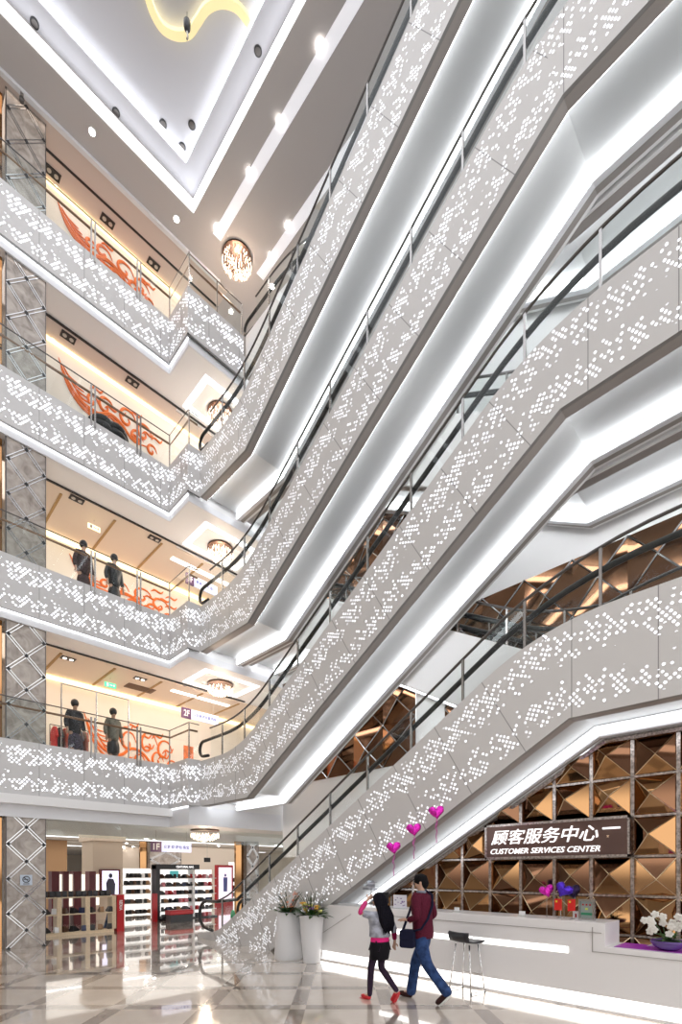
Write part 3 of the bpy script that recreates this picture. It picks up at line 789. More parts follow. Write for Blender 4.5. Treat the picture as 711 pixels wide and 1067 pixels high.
# ---------------------------------------------------------------- planters
potm = mat('white_fibreglass_pot', (.80,.80,.81), .35)
def planter(label, x, y, prof, seed, orange):
    random.seed(seed)
    t = thing('planter', label, 'planter', (x, y, 0))
    obj('pot', MB().lathe(prof, n=32), potm, t, smooth=True)
    zt = max(z for r, z in prof)
    obj('soil', MB().lathe([(prof[3][0]*.9, zt-.06),(prof[3][0]*.88, zt-.03)], n=20), mat('dark_soil', (.02,.015,.01), .9), t)
    fol = [mat('leaf_green_%d_%d' % (seed, q), c, .5) for q, c in enumerate(((.02,.08,.015),(.04,.13,.02),(.09,.17,.04),(.07,.09,.05)))]
    for i in range(60):
        g = MB(); a = random.random()*2*PI; r0 = random.random()*.14
        up = random.random()
        leaf(g, (r0*math.cos(a), r0*math.sin(a), zt-.04), a, .26+.14*random.random() if i < 38 else .40+.16*random.random(), .3+.8*up if i < 38 else 1.2+.3*random.random(), .036 if i < 38 else .011, .35 if i < 38 else .08)
        obj('leaf', g, fol[i % 4 if i < 38 else 3], t, smooth=True)
    cols = [(.85,.30,.15),(.85,.75,.65),(.9,.45,.35)] if orange else [(.75,.75,.25),(.85,.85,.80),(.9,.5,.08),(.35,.12,.40)]
    fm = [mat('flower_%d_%d' % (seed, i), c, .6) for i, c in enumerate(cols)]
    for i in range(20):
        a = random.random()*2*PI; r = .22*math.sqrt(random.random()); z = zt+.06+.22*random.random()*(1.6 if orange else .8)
        g = MB(); R_ = .018 if orange else .03
        for q in range(6): g.ball((r*math.cos(a)+R_*.9*math.cos(q), r*math.sin(a)+R_*.9*math.sin(q), z+.005*q), (R_*.7,R_*.7,R_*.5), 6, 4)
        g.tube([(r*.5*math.cos(a), r*.5*math.sin(a), zt-.04),(r*math.cos(a), r*math.sin(a), z)], .003, 4)
        obj('flower', g, fm[i % len(fm)], t, smooth=True)
q1 = at(300.5, 950, X=6.31); q2 = at(325, 950, X=6.36)
planter('left white planter, wider at its base, with reddish flowers by the escalator', 6.31, q1.y, [(.275,0),(.285,.03),(.225,.93),(.225,.95),(.205,.95),(.20,.88)], 3, True)
planter('right white planter tapering to its base, with yellow and white flowers by the counter end', 6.36, q2.y, [(.16,0),(.165,.02),(.24,.90),(.245,.93),(.225,.93),(.215,.86)], 5, False)
random.seed(11)

# ---------------------------------------------------------------- bar stool
c = at(486.5, 1033, Z=0)
t = thing('bar_stool', 'black low-backed bar stool with thin chrome legs at the counter', 'stool', (c.x, c.y, 0))
ch = mat('chrome_wire', (.75,.75,.75), .12, 1)
feet = [at(468.5,1031.5,Z=0)-c, at(482.5,1029,Z=0)-c, at(491,1037,Z=0)-c, at(505.5,1034,Z=0)-c]
tops = [f*.62+Vector((0,0,.70)) for f in feet]
for f, tp in zip(feet, tops):
    lg = obj('leg', MB().tube([(f.x,f.y,.012),tuple(tp)], .011, 8), ch, t, smooth=True)
    obj('foot_pad', MB().lathe([(.014,0),(.014,.02)], (f.x,f.y,0), 10), M['black'], lg)
for a, b in ((0,1),(2,3)): obj('floor_runner', MB().tube([tuple(feet[a]+Vector((0,0,.02))), tuple(feet[b]+Vector((0,0,.02)))], .007, 6), ch, t)
fr_ = lambda i, u: feet[i]*(1-u)+tops[i]*u
obj('foot_rest', MB().tube([tuple(fr_(1,.37)), tuple(fr_(3,.37))], .008, 6), ch, t)
sc = sum(tops, Vector())/4
ax = (tops[3]-tops[0]).normalized(); ax.z = 0; ay = Vector((-ax.y, ax.x, 0))
# seat pan curling up into a short back on the camera-left side
seat = MB(); rows = [(-.20,.135),(-.195,.08),(-.17,.02),(-.10,0),(.0,-.012),(.12,-.008),(.19,.012)]
dirs = (tops[1]+tops[3]-tops[0]-tops[2]); dirs.z = 0; dirs.normalize(); lat = Vector((-dirs.y, dirs.x, 0))
prof_ = []
for u, h in rows:
    for w in (-.19,-.1,0,.1,.19):
        prof_.append(sc+dirs*(u*.95)+lat*w+Vector((0,0,h+.02+.25*w*w)))
b0 = len(prof_); vs = prof_+[p+Vector((0,0,.022))+dirs*(.02 if i < 10 else 0) for i, p in enumerate(prof_)]
fs = []
for i in range(6):
    for j in range(4):
        k = i*5+j; fs += [(k,k+1,k+6,k+5),(b0+k,b0+k+5,b0+k+6,b0+k+1)]
ring_ = [i for i in range(5)]+[9,14,19,24,29]+[34,33,32,31,30]+[25,20,15,10,5]
for a, b in zip(ring_, ring_[1:]+ring_[:1]): fs.append((a,b,b0+b,b0+a))
seat.add(vs, fs); obj('seat', seat, mat('black_leather', (.015,.015,.02), .35), t, smooth=True)

# ---------------------------------------------------------------- people
def skin(name, verts, edges, rad, m, parent, sub=2, label=None, post=None):
    me = bpy.data.meshes.new(name); me.from_pydata(verts, edges, [])
    o = bpy.data.objects.new(name, me); C.objects.link(o)
    s = o.modifiers.new('s', 'SKIN'); s.use_smooth_shade = True
    for i, r in enumerate(rad):
        me.skin_vertices[0].data[i].radius = (r, r) if isinstance(r, (int, float)) else r
        me.skin_vertices[0].data[i].use_root = (i == 0)
    b = o.modifiers.new('u', 'SUBSURF'); b.levels = sub; b.render_levels = sub
    dg = bpy.context.evaluated_depsgraph_get()
    r = bpy.data.meshes.new_from_object(o.evaluated_get(dg)); bpy.data.objects.remove(o)
    if post: post(r)
    r.materials.clear()
    return obj(name, r, m, parent, smooth=True, label=label)
def chain(pts, rads, V, E, R, root=None):
    prev = root
    for p, r in zip(pts, rads):
        V.append(p); R.append(r); i = len(V)-1
        if prev is not None: E.append((prev, i))
        prev = i
    return prev
skinm = mat('skin_tone', (.62,.38,.27), .5)
def hand(V, E, R, wrist_i, wrist, fwd, palm_n, s=1.0, curl=.5):
    """palm with five separate fingers rooted in it"""
    f = Vector(fwd).normalized(); n = Vector(palm_n).normalized(); side = f.cross(n).normalized(); w = Vector(wrist)
    k = chain([w+f*.045*s, w+f*.085*s], [.026*s, .026*s], V, E, R, wrist_i)
    for j, (o, l) in enumerate(((-.028,.062),(-.009,.072),(.010,.068),(.028,.052))):
        a = w+f*.09*s+side*o*s
        chain([a, a+(f-n*curl*.5).normalized()*l*.5*s, a+(f-n*curl*.5).normalized()*l*.5*s+(f-n*curl*1.6).normalized()*l*.5*s], [.0095*s,.009*s,.007*s], V, E, R, k)
    a = w+f*.03*s-side*.03*s
    chain([a, a+(f*.6-side-n*.3).normalized()*.035*s, a+(f*.6-side-n*.3).normalized()*.035*s+(f-side*.3-n*.4).normalized()*.03*s], [.012*s,.0105*s,.008*s], V, E, R, len(V)-13 if False else k)
def body(t, J, k=1.0):
    V, E, R = [], [], []
    P = lambda q: tuple(Vector(J[q]))
    pel = chain([P('pelvis')], [(.095*k,.07*k)], V, E, R)
    ch_ = chain([P('waist'), P('chest'), P('neckbase')], [(.085*k,.055*k),(.10*k,.065*k),(.05*k,.045*k)], V, E, R, pel)
    chain([P('neck'), P('headc'), P('headt')], [.046*k,(.072*k,.086*k),(.056*k,.066*k)], V, E, R, ch_)
    for s_ in 'LR':
        a = chain([P('sh'+s_), P('el'+s_), P('wr'+s_)], [.040*k,.030*k,.024*k], V, E, R, ch_-1)
        hand(V, E, R, a, J['wr'+s_], Vector(J['hd'+s_]), J.get('pn'+s_, (0,1,0)), .85+.15*(k > .95))
        chain([P('hip'+s_), P('kn'+s_), P('an'+s_), P('to'+s_)], [.060*k,.042*k,.030*k,.028*k], V, E, R, pel)
    return skin('body', V, E, R, skinm, t)
def loft(rows, n=20):
    """closed elliptical loft: rows of (x, y, z, half width, half depth)"""
    g = MB()
    for x, y, z, wx, wy in rows:
        for i in range(n):
            q = 2*PI*i/n; g.v.append((x+wx*math.cos(q), y+wy*math.sin(q), z))
    m = len(rows)
    for j in range(m-1):
        for i in range(n):
            i2 = (i+1) % n; g.f.append((j*n+i, j*n+i2, (j+1)*n+i2, (j+1)*n+i))
    g.f.append(tuple(range(n))[::-1]); g.f.append(tuple((m-1)*n+i for i in range(n)))
    return g
def sleeve_skin(name, J, m, t, scale=1.0, sides='LR', hem=None, arms=True, cuff=1.0, label=None, chestw=(.165,.125), hemr=(.155,.125), sr=.07):
    V, E, R = [], [], []
    P = lambda k: Vector(J[k])
    h = P('pelvis') if hem is None else Vector(hem)
    c_ = chain([h, P('waist'), P('chest'), P('neckbase')-Vector((0,0,.01))], [hemr,(.135,.11),chestw,(.075,.07)], V, E, R)
    if arms:
        for s_ in sides:
            wr = P('el'+s_)+(P('wr'+s_)-P('el'+s_))*cuff*.93
            chain([P('sh'+s_), P('el'+s_), wr], [sr,.054,.040], V, E, R, c_-1)
    return skin(name, V, E, R, m, t, label=label)
def shoe(t, an, to, m, sole, s=1.0, name='shoe'):
    a, b = Vector(an), Vector(to); d = (b-a); d.normalize()
    heel = a-Vector((d.x,d.y,0)).normalized()*.03+Vector((0,0,-.055))*s
    if d.z < -.75: heel = a+Vector((0,0,-.02))
    V, E, R = [], [], []
    f = (b-heel).normalized(); 
    chain([heel+f*.01, heel+f*.09, b-f*.0, b+f*.055], [.037*s,.040*s,.043*s,.030*s], V, E, R)
    o = skin(name, V, E, R, m, t)
    up = f.cross(Vector((0,0,1)).cross(f)).normalized(); 
    side = f.cross(up).normalized(); g = MB(); L_ = (b+f*.085-heel+f*.035).length
    n = 12; pts = []
    c0 = (heel-f*.035+b+f*.085)/2-up*.040*s
    for i in range(n):
        q = 2*PI*i/n; pts.append(c0+f*math.cos(q)*L_/2+side*math.sin(q)*.045*s)
    g.add(pts+[p-up*.02*s for p in pts], [tuple(range(n)), tuple(range(2*n-1, n-1, -1))]+[(i,(i+1)%n,n+(i+1)%n,n+i) for i in range(n)])
    obj('sole', g, sole, o)
    return o
def face(t, J, dirv, s=1.0):
    """nose, eyes, mouth, ears placed on the head, looking along dirv"""
    h = Vector(J['headc']); d = Vector(dirv).normalized(); up = Vector((0,0,1)); sd = d.cross(up).normalized()
    g = MB(); g.tube([tuple(h+d*.085*s+up*.02), tuple(h+d*.108*s-up*.018), tuple(h+d*.085*s-up*.03)], [.008,.013,.008], 6)
    obj('nose', g, skinm, t, smooth=True)
    obj('ears', MB().ball(h+sd*.078*s-d*.0, (.018,.018,.03), 8, 6).ball(h-sd*.078*s, (.018,.018,.03), 8, 6), skinm, t, smooth=True)
    obj('eyes', MB().ball(h+d*.084*s+sd*.03+up*.02, (.011,.011,.007), 8, 5).ball(h+d*.084*s-sd*.03+up*.02, (.011,.011,.007), 8, 5), M['black'], t, smooth=True)
    obj('mouth', MB().tube([tuple(h+d*.088*s-up*.05-sd*.022), tuple(h+d*.094*s-up*.052), tuple(h+d*.088*s-up*.05+sd*.022)], .006, 6), mat('lips', (.5,.15,.13), .5), t, smooth=True)

def headrot(a):   # heading: a radians from picture-left towards away from the camera
    hx = -RT[0]*math.cos(a)+FW[0]*math.sin(a); hy = -RT[1]*math.cos(a)+FW[1]*math.sin(a)
    return math.atan2(-hx, hy)
# man ---------------------------------------------------------------
c = at(441, 1043, Z=0)
am = math.radians(34)
man = thing('person', 'man in maroon sweater and blue jeans with a shoulder bag, walking past the counter', 'person', (c.x, c.y, 0), rz=headrot(am))
J = dict(pelvis=(0,0,.93), waist=(0,.02,1.08), chest=(0,.02,1.30), neckbase=(0,.02,1.47), neck=(0,.03,1.52), headc=(0,.05,1.60), headt=(0,.045,1.655),
         shL=(-.18,.02,1.41), elL=(-.25,-.04,1.16), wrL=(-.16,.16,1.10), hdL=(.25,.95,.1), pnL=(0,.1,1),
         shR=(.18,.02,1.41), elR=(.26,-.06,1.15), wrR=(.20,.14,1.04), hdR=(-.2,.9,.1), pnR=(0,.1,1),
         hipL=(-.09,0,.90), knL=(-.10,-.10,.52), anL=(-.10,-.38,.19), toL=(-.10,-.27,.055),
         hipR=(.09,.0,.90), knR=(.10,.16,.50), anR=(.09,.22,.085), toR=(.09,.36,.04))
body(man, J)
swm = mat('maroon_knit', (.105,.012,.03), .7, spec=.12, noise=.35, nscale=90)
sw = sleeve_skin('sweater', J, swm, man, hem=(0,.0,.94), hemr=(.175,.135), chestw=(.185,.135), sr=.078)
obj('sweater_hem', loft([(0,0,.86,.168,.135),(0,0,.90,.172,.14),(0,.0,1.0,.166,.135),(0,.01,1.12,.165,.13),(0,.02,1.25,.185,.135),(0,.02,1.38,.185,.125),(0,.02,1.45,.11,.09)]), swm, sw, smooth=True)
obj('collar', MB().lathe([(.066,0),(.062,.035),(.055,.035),(.055,0)], (0,.025,1.465), 16), mat('grey_collar', (.25,.27,.33), .8), sw, smooth=True)
jm = mat('blue_denim', (.032,.066,.18), .7, spec=.12, noise=.45, nscale=14)
V, E, R = [], [], []
r0 = chain([(0,0,1.0),(0,-.01,.88)], [(.155,.125),(.150,.13)], V, E, R)
for s_ in 'LR':
    k, a = Vector(J['kn'+s_]), Vector(J['an'+s_]); h = Vector(J['hip'+s_])
    chain([h-Vector((0,0,.08)), k, k+(a-k)*.55, a+(a-k)*.17], [.105,.080,.072,.078], V, E, R, r0)
skin('jeans', V, E, R, jm, man)
brown = mat('dark_brown_shoe', (.05,.022,.02), .7, spec=.12); sole = mat('white_sole', (.75,.75,.72), .6)
for s_ in 'LR': shoe(man, J['an'+s_], J['to'+s_], brown, sole)
hd = Vector((-.55,.85,0)).normalized()
face(man, J, hd)
hair = MB(); hc = Vector(J['headc'])
hair.ball(hc-hd*.018+Vector((0,0,.045)), (.094,.094,.085), 18, 12); hair.ball(hc-hd*.05+Vector((0,0,.0)), (.075,.075,.085), 14, 10)
for i in range(24):
    q = i*2.4; hair.ball(hc-hd*.015+Vector((.06*math.cos(q),.06*math.sin(q),.09-.0015*i)), (.03,.03,.026), 8, 5)
obj('hair', hair, mat('black_hair', (.008,.007,.008), .7, spec=.12), man, smooth=True)
bagm = mat('navy_bag', (.012,.013,.035), .7, spec=.12)
bag = tag(obj('shoulder_bag', MB().extr([(-.105,.02),(-.08,0),(.08,0),(.105,.02),(.10,.22),(.07,.25),(-.07,.25),(-.10,.22)], 'x', -.045, .045), bagm, bevel=.015), "dark navy shoulder bag hanging at the man's left hip", 'bag')
Mr = man.matrix_basis if False else Matrix.Translation((c.x,c.y,0)) @ Matrix.Rotation(headrot(am), 4, 'Z')
bp = Mr @ Vector((-.225,.12,.74)); bag.location = bp; bag.rotation_euler = (0,0,headrot(am)+.1)
Mi = Matrix.Rotation(-.1, 4, 'Z') @ Matrix.Translation(-Vector((-.225,.12,.74)))
stp = [(-.225,.19,.97),(-.15,.155,1.15),(.0,.155,1.33),(.10,.10,1.475),(.12,.02,1.50),(.10,-.09,1.44),(0,-.135,1.30),(-.12,-.125,1.13),(-.215,-.07,1.0),(-.225,.04,.97)]
obj('strap', MB().tube([tuple(Mi @ Vector(q)) for q in stp], .018, 6, flat=.35), bagm, bag, smooth=True)
obj('flap', MB().box((-.053,-.098,.12),(-.044,.098,.235)), bagm, bag, bevel=.01)
# woman -------------------------------------------------------------
c = at(396, 1043, Z=0)
aw = math.radians(48)
wm = thing('person', 'woman with long black hair, pink top and red shoes, one hand raised to her head', 'person', (c.x, c.y, 0), rz=headrot(aw))
J = dict(pelvis=(0,0,.80), waist=(0,.01,.94), chest=(0,.01,1.10), neckbase=(0,.01,1.22), neck=(0,.02,1.27), headc=(0,.03,1.345), headt=(0,.03,1.39),
         shL=(-.145,.01,1.17), elL=(-.30,.09,1.21), wrL=(-.135,.11,1.37), hdL=(.85,-.15,.55), pnL=(0,-1,.2),
         shR=(.145,.01,1.17), elR=(.225,-.05,.98), wrR=(.27,-.03,.79), hdR=(0,.2,-1), pnR=(-1,0,0),
         hipL=(-.075,0,.77), knL=(-.07,.10,.44), anL=(-.065,.13,.075), toL=(-.065,.24,.035),
         hipR=(.075,0,.77), knR=(.05,.03,.45), anR=(.09,-.22,.17), toR=(.09,-.16,.05))
P = lambda k: tuple(Vector(J[k]))
body(wm, J, .82)
pk = mat('pink_jersey', (.80,.03,.22), .7, spec=.12); dn = mat('grey_denim', (.40,.41,.47), .8, spec=.15, noise=.4, nscale=12); mr = mat('maroon_sleeve', (.30,.01,.07), .7, spec=.12)
blk = mat('black_knit', (.01,.009,.012), .7, spec=.12); tig = mat('sheer_tights', (.035,.02,.04), .7, spec=.12)
obj('pink_top', loft([(0,0,.80,.135,.115),(0,0,.82,.138,.118),(0,0,.92,.128,.108),(0,.01,1.0,.115,.095),(0,.01,1.10,.11,.08)]), pk, wm, smooth=True)
V, E, R = [], [], []
k0 = chain([(0,.0,.93),(0,.01,.98),(0,.01,1.10),(0,.01,1.20)], [(.145,.12),(.14,.12),(.15,.12),(.075,.07)], V, E, R)
for s_, cf in (('L', .0), ('R', .75)):
    e_, w_ = Vector(J['el'+s_]), Vector(J['wr'+s_])
    chain([P('sh'+s_), tuple(e_) if cf else tuple(Vector(J['shL'])+(e_-Vector(J['shL']))*.8)]+([tuple(e_+(w_-e_)*cf*.6)] if cf else []), [.06,.052]+([.048] if cf else []), V, E, R, k0-1)
jk = skin('jacket', V, E, R, dn, wm, label='pale grey denim jacket')
obj('jacket_hem', loft([(0,0,.875,.150,.13),(0,0,.89,.156,.135),(0,0,.95,.152,.13),(0,.01,1.05,.148,.122),(0,.01,1.15,.145,.11),(0,.01,1.19,.12,.09)]), dn, jk, smooth=True)
for s_ in 'LR':
    V, E, R = [], [], []; e_, w_, sh_ = Vector(J['el'+s_]), Vector(J['wr'+s_]), Vector(J['sh'+s_])
    chain([tuple(sh_+(e_-sh_)*.75), tuple(e_), tuple(e_+(w_-e_)*.92)], [.045,.042,.034], V, E, R)
    skin('sleeve', V, E, R, mr if s_ == 'R' else mat('magenta_sleeve', (.60,.03,.18), .7), wm)
obj('skirt', loft([(0,.01,.57,.136,.118),(0,.01,.59,.140,.122),(0,0,.68,.148,.13),(0,0,.76,.146,.13),(0,0,.83,.133,.113),(0,0,.84,.12,.10)]), blk, wm, smooth=True)
V, E, R = [], [], []
r0 = chain([(0,0,.74)], [(.10,.09)], V, E, R)
for s_ in 'LR': chain([P('hip'+s_), P('kn'+s_), tuple(Vector(J['kn'+s_])*.6+Vector(J['an'+s_])*.4), tuple(Vector(J['an'+s_])*1.08-Vector(J['kn'+s_])*.08)], [.074,.050,.048,.034], V, E, R, r0)
skin('tights', V, E, R, tig, wm)
redm = mat('red_shoe', (.65,.02,.03), .4)
for s_ in 'LR': shoe(wm, J['an'+s_], J['to'+s_], redm, redm, .82)
face(wm, J, (0,1,0), .9)
hm = mat('long_black_hair', (.006,.005,.010), .7, spec=.12, noise=.4, nscale=40)
hr = obj('hair', loft([(0,-.05,.93,.02,.015),(.01,-.115,.96,.05,.03),(0,-.12,1.02,.085,.05),(-.005,-.105,1.10,.105,.06),(0,-.085,1.18,.105,.065),(0,-.06,1.25,.098,.075),(0,-.025,1.31,.098,.085),(0,-.005,1.37,.098,.10),(0,.005,1.42,.088,.095),(0,.01,1.455,.062,.07),(0,.01,1.475,.025,.03)], 24), hm, wm, smooth=True)
g = MB()
for i in range(22):
    a = -1+2*i/21; x = .09*a; g.tube([(x*.7,-.10,1.30),(x*1.15,-.145,1.16),(x*1.1+.01*math.sin(i*3),-.165,1.04),(x*.95+.02*math.sin(i*2),-.15,.95-.03*math.cos(i*5))], [.014,.016,.014,.005], 5)
obj('hair_strands', g, hm, hr, smooth=True)

# ---------------------------------------------------------------- hanging floor signs
def hang_sign(px0, px1, py, y, k, num, sub, label):
    a, b = at(px0, py, Y=y), at(px1, py, Y=y); w = b.x-a.x; hh = .15; z = a.z
    t = thing('hanging_sign', label, 'sign', ((a.x+b.x)/2, y, z), world=True)
    obj('lit_face', MB().box((a.x,y-.03,z-hh),(b.x,y+.03,z+hh)), M['sign'], t)
    obj('number_panel', MB().box((a.x-.01,y-.035,z-hh-.01),(a.x+w*.24,y+.035,z+hh+.01)), M['purple'], t)
    text(num, M['letter'] if False else M['white'], t, 'number', a.x+w*.04, w*.15, z-.10, .20, y-.036, axis='y', ext=.004, bold=.02)
    text(sub, mat('blue_print_'+num, (.12,.15,.45), .5), t, 'lettering', a.x+w*.30, w*.64, z-.05, .11, y-.031, axis='y', ext=.003, bold=.02)
    zt = zs(k) if k is not None else 3.28
    for x in (a.x+w*.12, b.x-w*.12): obj('hanger', MB().tube([(x,y,z+hh),(x,y,zt-.0)], .006, 5), M['steel'], t)
hang_sign(157.5, 199, 882, 14.6, 0, '1F', '化妆·鞋·箱包·珠宝', 'lit hanging 1F floor sign over the ground floor store entrance')
hang_sign(189.5, 227, 742, 14.6, 1, '2F', '少女装·淑女装·内衣', 'lit hanging 2F floor sign under the third floor slab')
hang_sign(194, 226, 602, 14.4, 2, '3F', '男装·休闲·运动', 'lit hanging 3F floor sign behind the third floor rail')

# ---------------------------------------------------------------- chandeliers and ceiling fittings
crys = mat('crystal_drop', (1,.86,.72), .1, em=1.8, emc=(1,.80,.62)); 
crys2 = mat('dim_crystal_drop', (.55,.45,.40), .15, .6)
def chandelier(label, x, y, z, r=.36, bright=True):
    t = thing('crystal_chandelier', label, 'chandelier', (x, y, z))
    obj('rim', MB().lathe([(r,-.045),(r+.02,-.045),(r+.02,0),(r,0)], n=28), mat('dark_bronze_rim', (.10,.06,.045), .3, .8), t, smooth=False)
    obj('ceiling_plate', MB().lathe([(r,-.02),(r,0)], n=28), M['lampwarm'], t)
    a = MB(); b = MB()
    for ring_ in range(6):
        rr = r*(1-ring_/6.2); n = max(5, int(30*(1-ring_/6.2)))
        for i in range(n):
            q = 2*PI*i/n+ring_; l = .17+.15*math.sqrt(1-(rr/r)**2*.9)+.04*random.random()
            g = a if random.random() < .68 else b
            g.lathe([(.004,0),(.016,-.02),(.016,-.05),(.003,-.075)], (rr*math.cos(q), rr*math.sin(q), -l+.07), 5)
            g.lathe([(.004,0),(.014,-.02),(.014,-.05),(.003,-.075)], (rr*math.cos(q+.05), rr*math.sin(q+.05), -l*.5), 5)
    obj('crystal_drops', a, crys, t)['kind'] = 'stuff'; obj('shaded_drops', b, crys2, t)['kind'] = 'stuff'
    L_ = bpy.data.lights.new('chandelier_glow', 'POINT'); L_.energy = 40; L_.color = (1,.78,.6); L_.shadow_soft_size = .15
    lo = bpy.data.objects.new('chandelier_glow', L_); C.objects.link(lo); lo.location = (0,0,-.42); lo.parent = t
q = at(247, 268, Z=ZC); chandelier('crystal chandelier glowing on the atrium ceiling above the top gallery', q.x, q.y, ZC-.001, .40)
for k, nm in ((3, 'fifth'), (2, 'fourth'), (1, 'third')):
    chandelier('crystal chandelier under the %s floor slab inside a square light recess' % nm, 8.0, 13.1, zs(k)-.002, .36)
q = at(198, 864, Z=zs(0)+.0); chandelier('crystal chandelier over the ground floor store entrance', 7.6, 13.3, zs(0)-.002, .40)
# square light troughs around the chandeliers, straight light bars
for k in (1, 2, 3):
    g = MB(); z = zs(k)-.02; a, b, c_, d = 7.1, 8.95, 12.4, 13.72
    w = .15
    g.box((a,c_,z),(b,c_+w,z+.019)); g.box((a,d-w,z),(b,d,z+.019)); g.box((a,c_+w,z),(a+w,d-w,z+.019)); g.box((b-w,c_+w,z),(b,d-w,z+.019))
    tag(obj('square_light_trough', g, M['ledlow']), 'square recessed light trough in the soffit under the %s floor' % lv[k], 'ceiling light')
    g = MB().box((7.15,14.45,zs(k)-.05),(9.2,14.62,zs(k)-.031))
    tag(obj('linear_ceiling_light', g, M['ledlow']), 'straight light bar in the gallery ceiling under the %s floor' % lv[k], 'ceiling light')
# slots with spots in the atrium ceiling
q = at(226, 247, Z=ZC); q2 = at(271, 288, Z=ZC)
for (xx, yy, nm, spots) in ((q.x, q.y, 'left', ((227,239),(261,181),(292.5,128),(334,49))), (q2.x, q2.y, 'right', ((301,237),(283,268)))):
    t = thing('slot_light', '%s one of two long light slots in the atrium ceiling' % nm, 'ceiling light', (xx, yy, ZC), world=True)
    obj('slot_diffuser', MB().box((xx-.12,-3,ZC-.012),(xx+.12,yy,ZC-.001)), mat('slot_diffuser_'+nm, (.8,.8,.84), em=.42), t)
    for px, py in spots:
        s_ = at(px, py, X=xx); sy = (ZC-CH)*FP/(HY-py); pt = at(px, py, Z=ZC-.02)
        obj('spot_lens', MB().lathe([(.075,-.035),(.075,-.0125)], (pt.x, pt.y, ZC), 12), M['lamp'], t)
def downlight(px, py, z, label, lens=None, r=.07, group=None):
    p_ = at(px, py, Z=z)
    t = thing('downlight', label, 'ceiling light', (p_.x, p_.y, z), group=group)
    obj('trim_ring', MB().lathe([(r,-.012),(r*1.25,-.012),(r*1.25,0),(r,0)], n=16), M['black'] if lens is None else M['white'], t)
    obj('lens', MB().lathe([(r*.9,-.017),(r*.9,-.0125)], n=16), lens or M['darksteel'], t)
downlight(96, 137, ZC, 'bright downlight in the atrium ceiling above the left gallery, nearer the column', M['lamp'])
downlight(184, 228, ZC, 'bright downlight in the atrium ceiling left of the chandelier', M['lamp'])
downlight(36, 24, ZC+.45, 'dark speaker-like downlight at the upper left of the coffer band')
downlight(121, 117, ZC+.45, 'dark downlight midway along the left coffer band')
downlight(269, 53, ZC+.45, 'dark downlight on the right coffer band')
for px, py, w in ((170,129,'left'), (200,130,'right'), (190,153,'lowest')):
    downlight(px, py, ZC+.72, '%s of three dark downlights in the corner of the inner coffer' % w)
# twin spot boxes in gallery ceilings
def twin(px, py, z, label, lens):
    p_ = at(px, py, Z=z)
    t = thing('twin_spotlight', label, 'ceiling light', (p_.x, p_.y, z))
    obj('housing', MB().box((-.17,-.10,-.02),(.17,.10,0)), M['black'], t)
    for dx in (-.08, .08): obj('lens', MB().lathe([(.05,-.028),(.05,-.021)], (dx,0,0), 12), lens, t)
grey = mat('unlit_lens', (.5,.47,.42), .4)
warmdim = mat('softly_lit_lens', (1,.9,.8), em=3)
for px, py, w in ((55,180,'leftmost'), (112,230,'middle'), (160,275,'rightmost')):
    twin(px, py, ZC-.052, '%s of three black twin spotlights in the top gallery ceiling' % w, grey)
for k, l_ in ((3, ((71,351,'left'), (138,398,'right'))), (2, ((80,520,'left'), (161,561,'right')))):
    for px, py, w in l_: twin(px, py, zs(k)-.032, '%s black twin spotlight in the ceiling under the %s floor' % (w, lv[k]), grey)
for px, py, w in ((71,686,'nearest the column'), (146,707,'nearest the air vent'), (69,723,'above the left mannequin'), (120,734,'above the right mannequin'), (168,746,'left of the 2F sign'), (206,755,'under the 2F sign')):
    twin(px, py, zs(1)-.032, 'black twin spotlight in the second floor shop ceiling, %s' % w, warmdim)
for px, py, z, w in ((55,355,zs(3)-.03,'left'), (137,412,zs(3)-.03,'right')):
    downlight(px, py, z, '%s warm downlight by the mural under the fifth floor' % w, M['lampwarm'])
for px, py, w in ((58,196,'left'), (136,267,'right')):
    downlight(px, py, ZC-.052, '%s warm downlight by the mural of the top gallery' % w, M['lampwarm'])
# air vent and exit signs
p_ = at(146, 717, Z=zs(1)-.03)
t = thing('air_vent', 'brown slatted air vent in the second floor shop ceiling', 'air vent', (p_.x, p_.y, p_.z))
obj('frame', MB().box((-.42,-.2,-.02),(.42,.2,0)), mat('brown_vent', (.16,.09,.06), .5), t)
g = MB()
for i in range(9): g.box((-.38,-.17+.04*i,-.026),(.38,-.155+.04*i,-.0205))
obj('slats', g, M['bronze_rail'], t)
for px, py, k, col, w in ((115, 714, 1, (.05,.7,.3), 'green exit sign hanging in the second floor shop'), (98, 550, 2, (.85,.8,.55), 'cream lit exit sign hanging under the fourth floor'), (156, 438, 3, (.8,.75,.5), 'cream lit exit sign hanging under the fifth floor')):
    p_ = at(px, py, Z=zs(k)-.25)
    t = thing('exit_sign', w, 'exit sign', (p_.x, p_.y, p_.z))
    obj('lit_plate', MB().cbox((0,0,0),(.32,.03,.13)), mat('exit_plate_%d' % k, col, em=.8), t)
    obj('symbols', MB().cbox((-.08,-.018,0),(.05,.004,.09)).cbox((.02,-.018,.0),(.08,.004,.02)).cbox((.1,-.018,0),(.03,.004,.06)), M['white'] if k == 1 else M['darksteel'], t)
    obj('hanger', MB().tube([(0,0,.065),(0,0,.22)], .005, 5), M['steel'], t)
# warm cove lines at the gallery back walls; beams on the cream ceilings
for k in (0, 1):
    struct('trim_6', MB().box((3.3,15.86,zs(k+1)-.13),(12.8,15.99,zs(k+1)-.05)), M['ledwarm'])
struct('trim_6', MB().box((3.3,14.36,zs(3)-.10),(8.1,14.44,zs(3)-.05)), M['ledwarm'])
struct('trim_6', MB().box((3.3,14.12,ZC-.12),(8.1,14.19,ZC-.07)), M['ledwarm'])

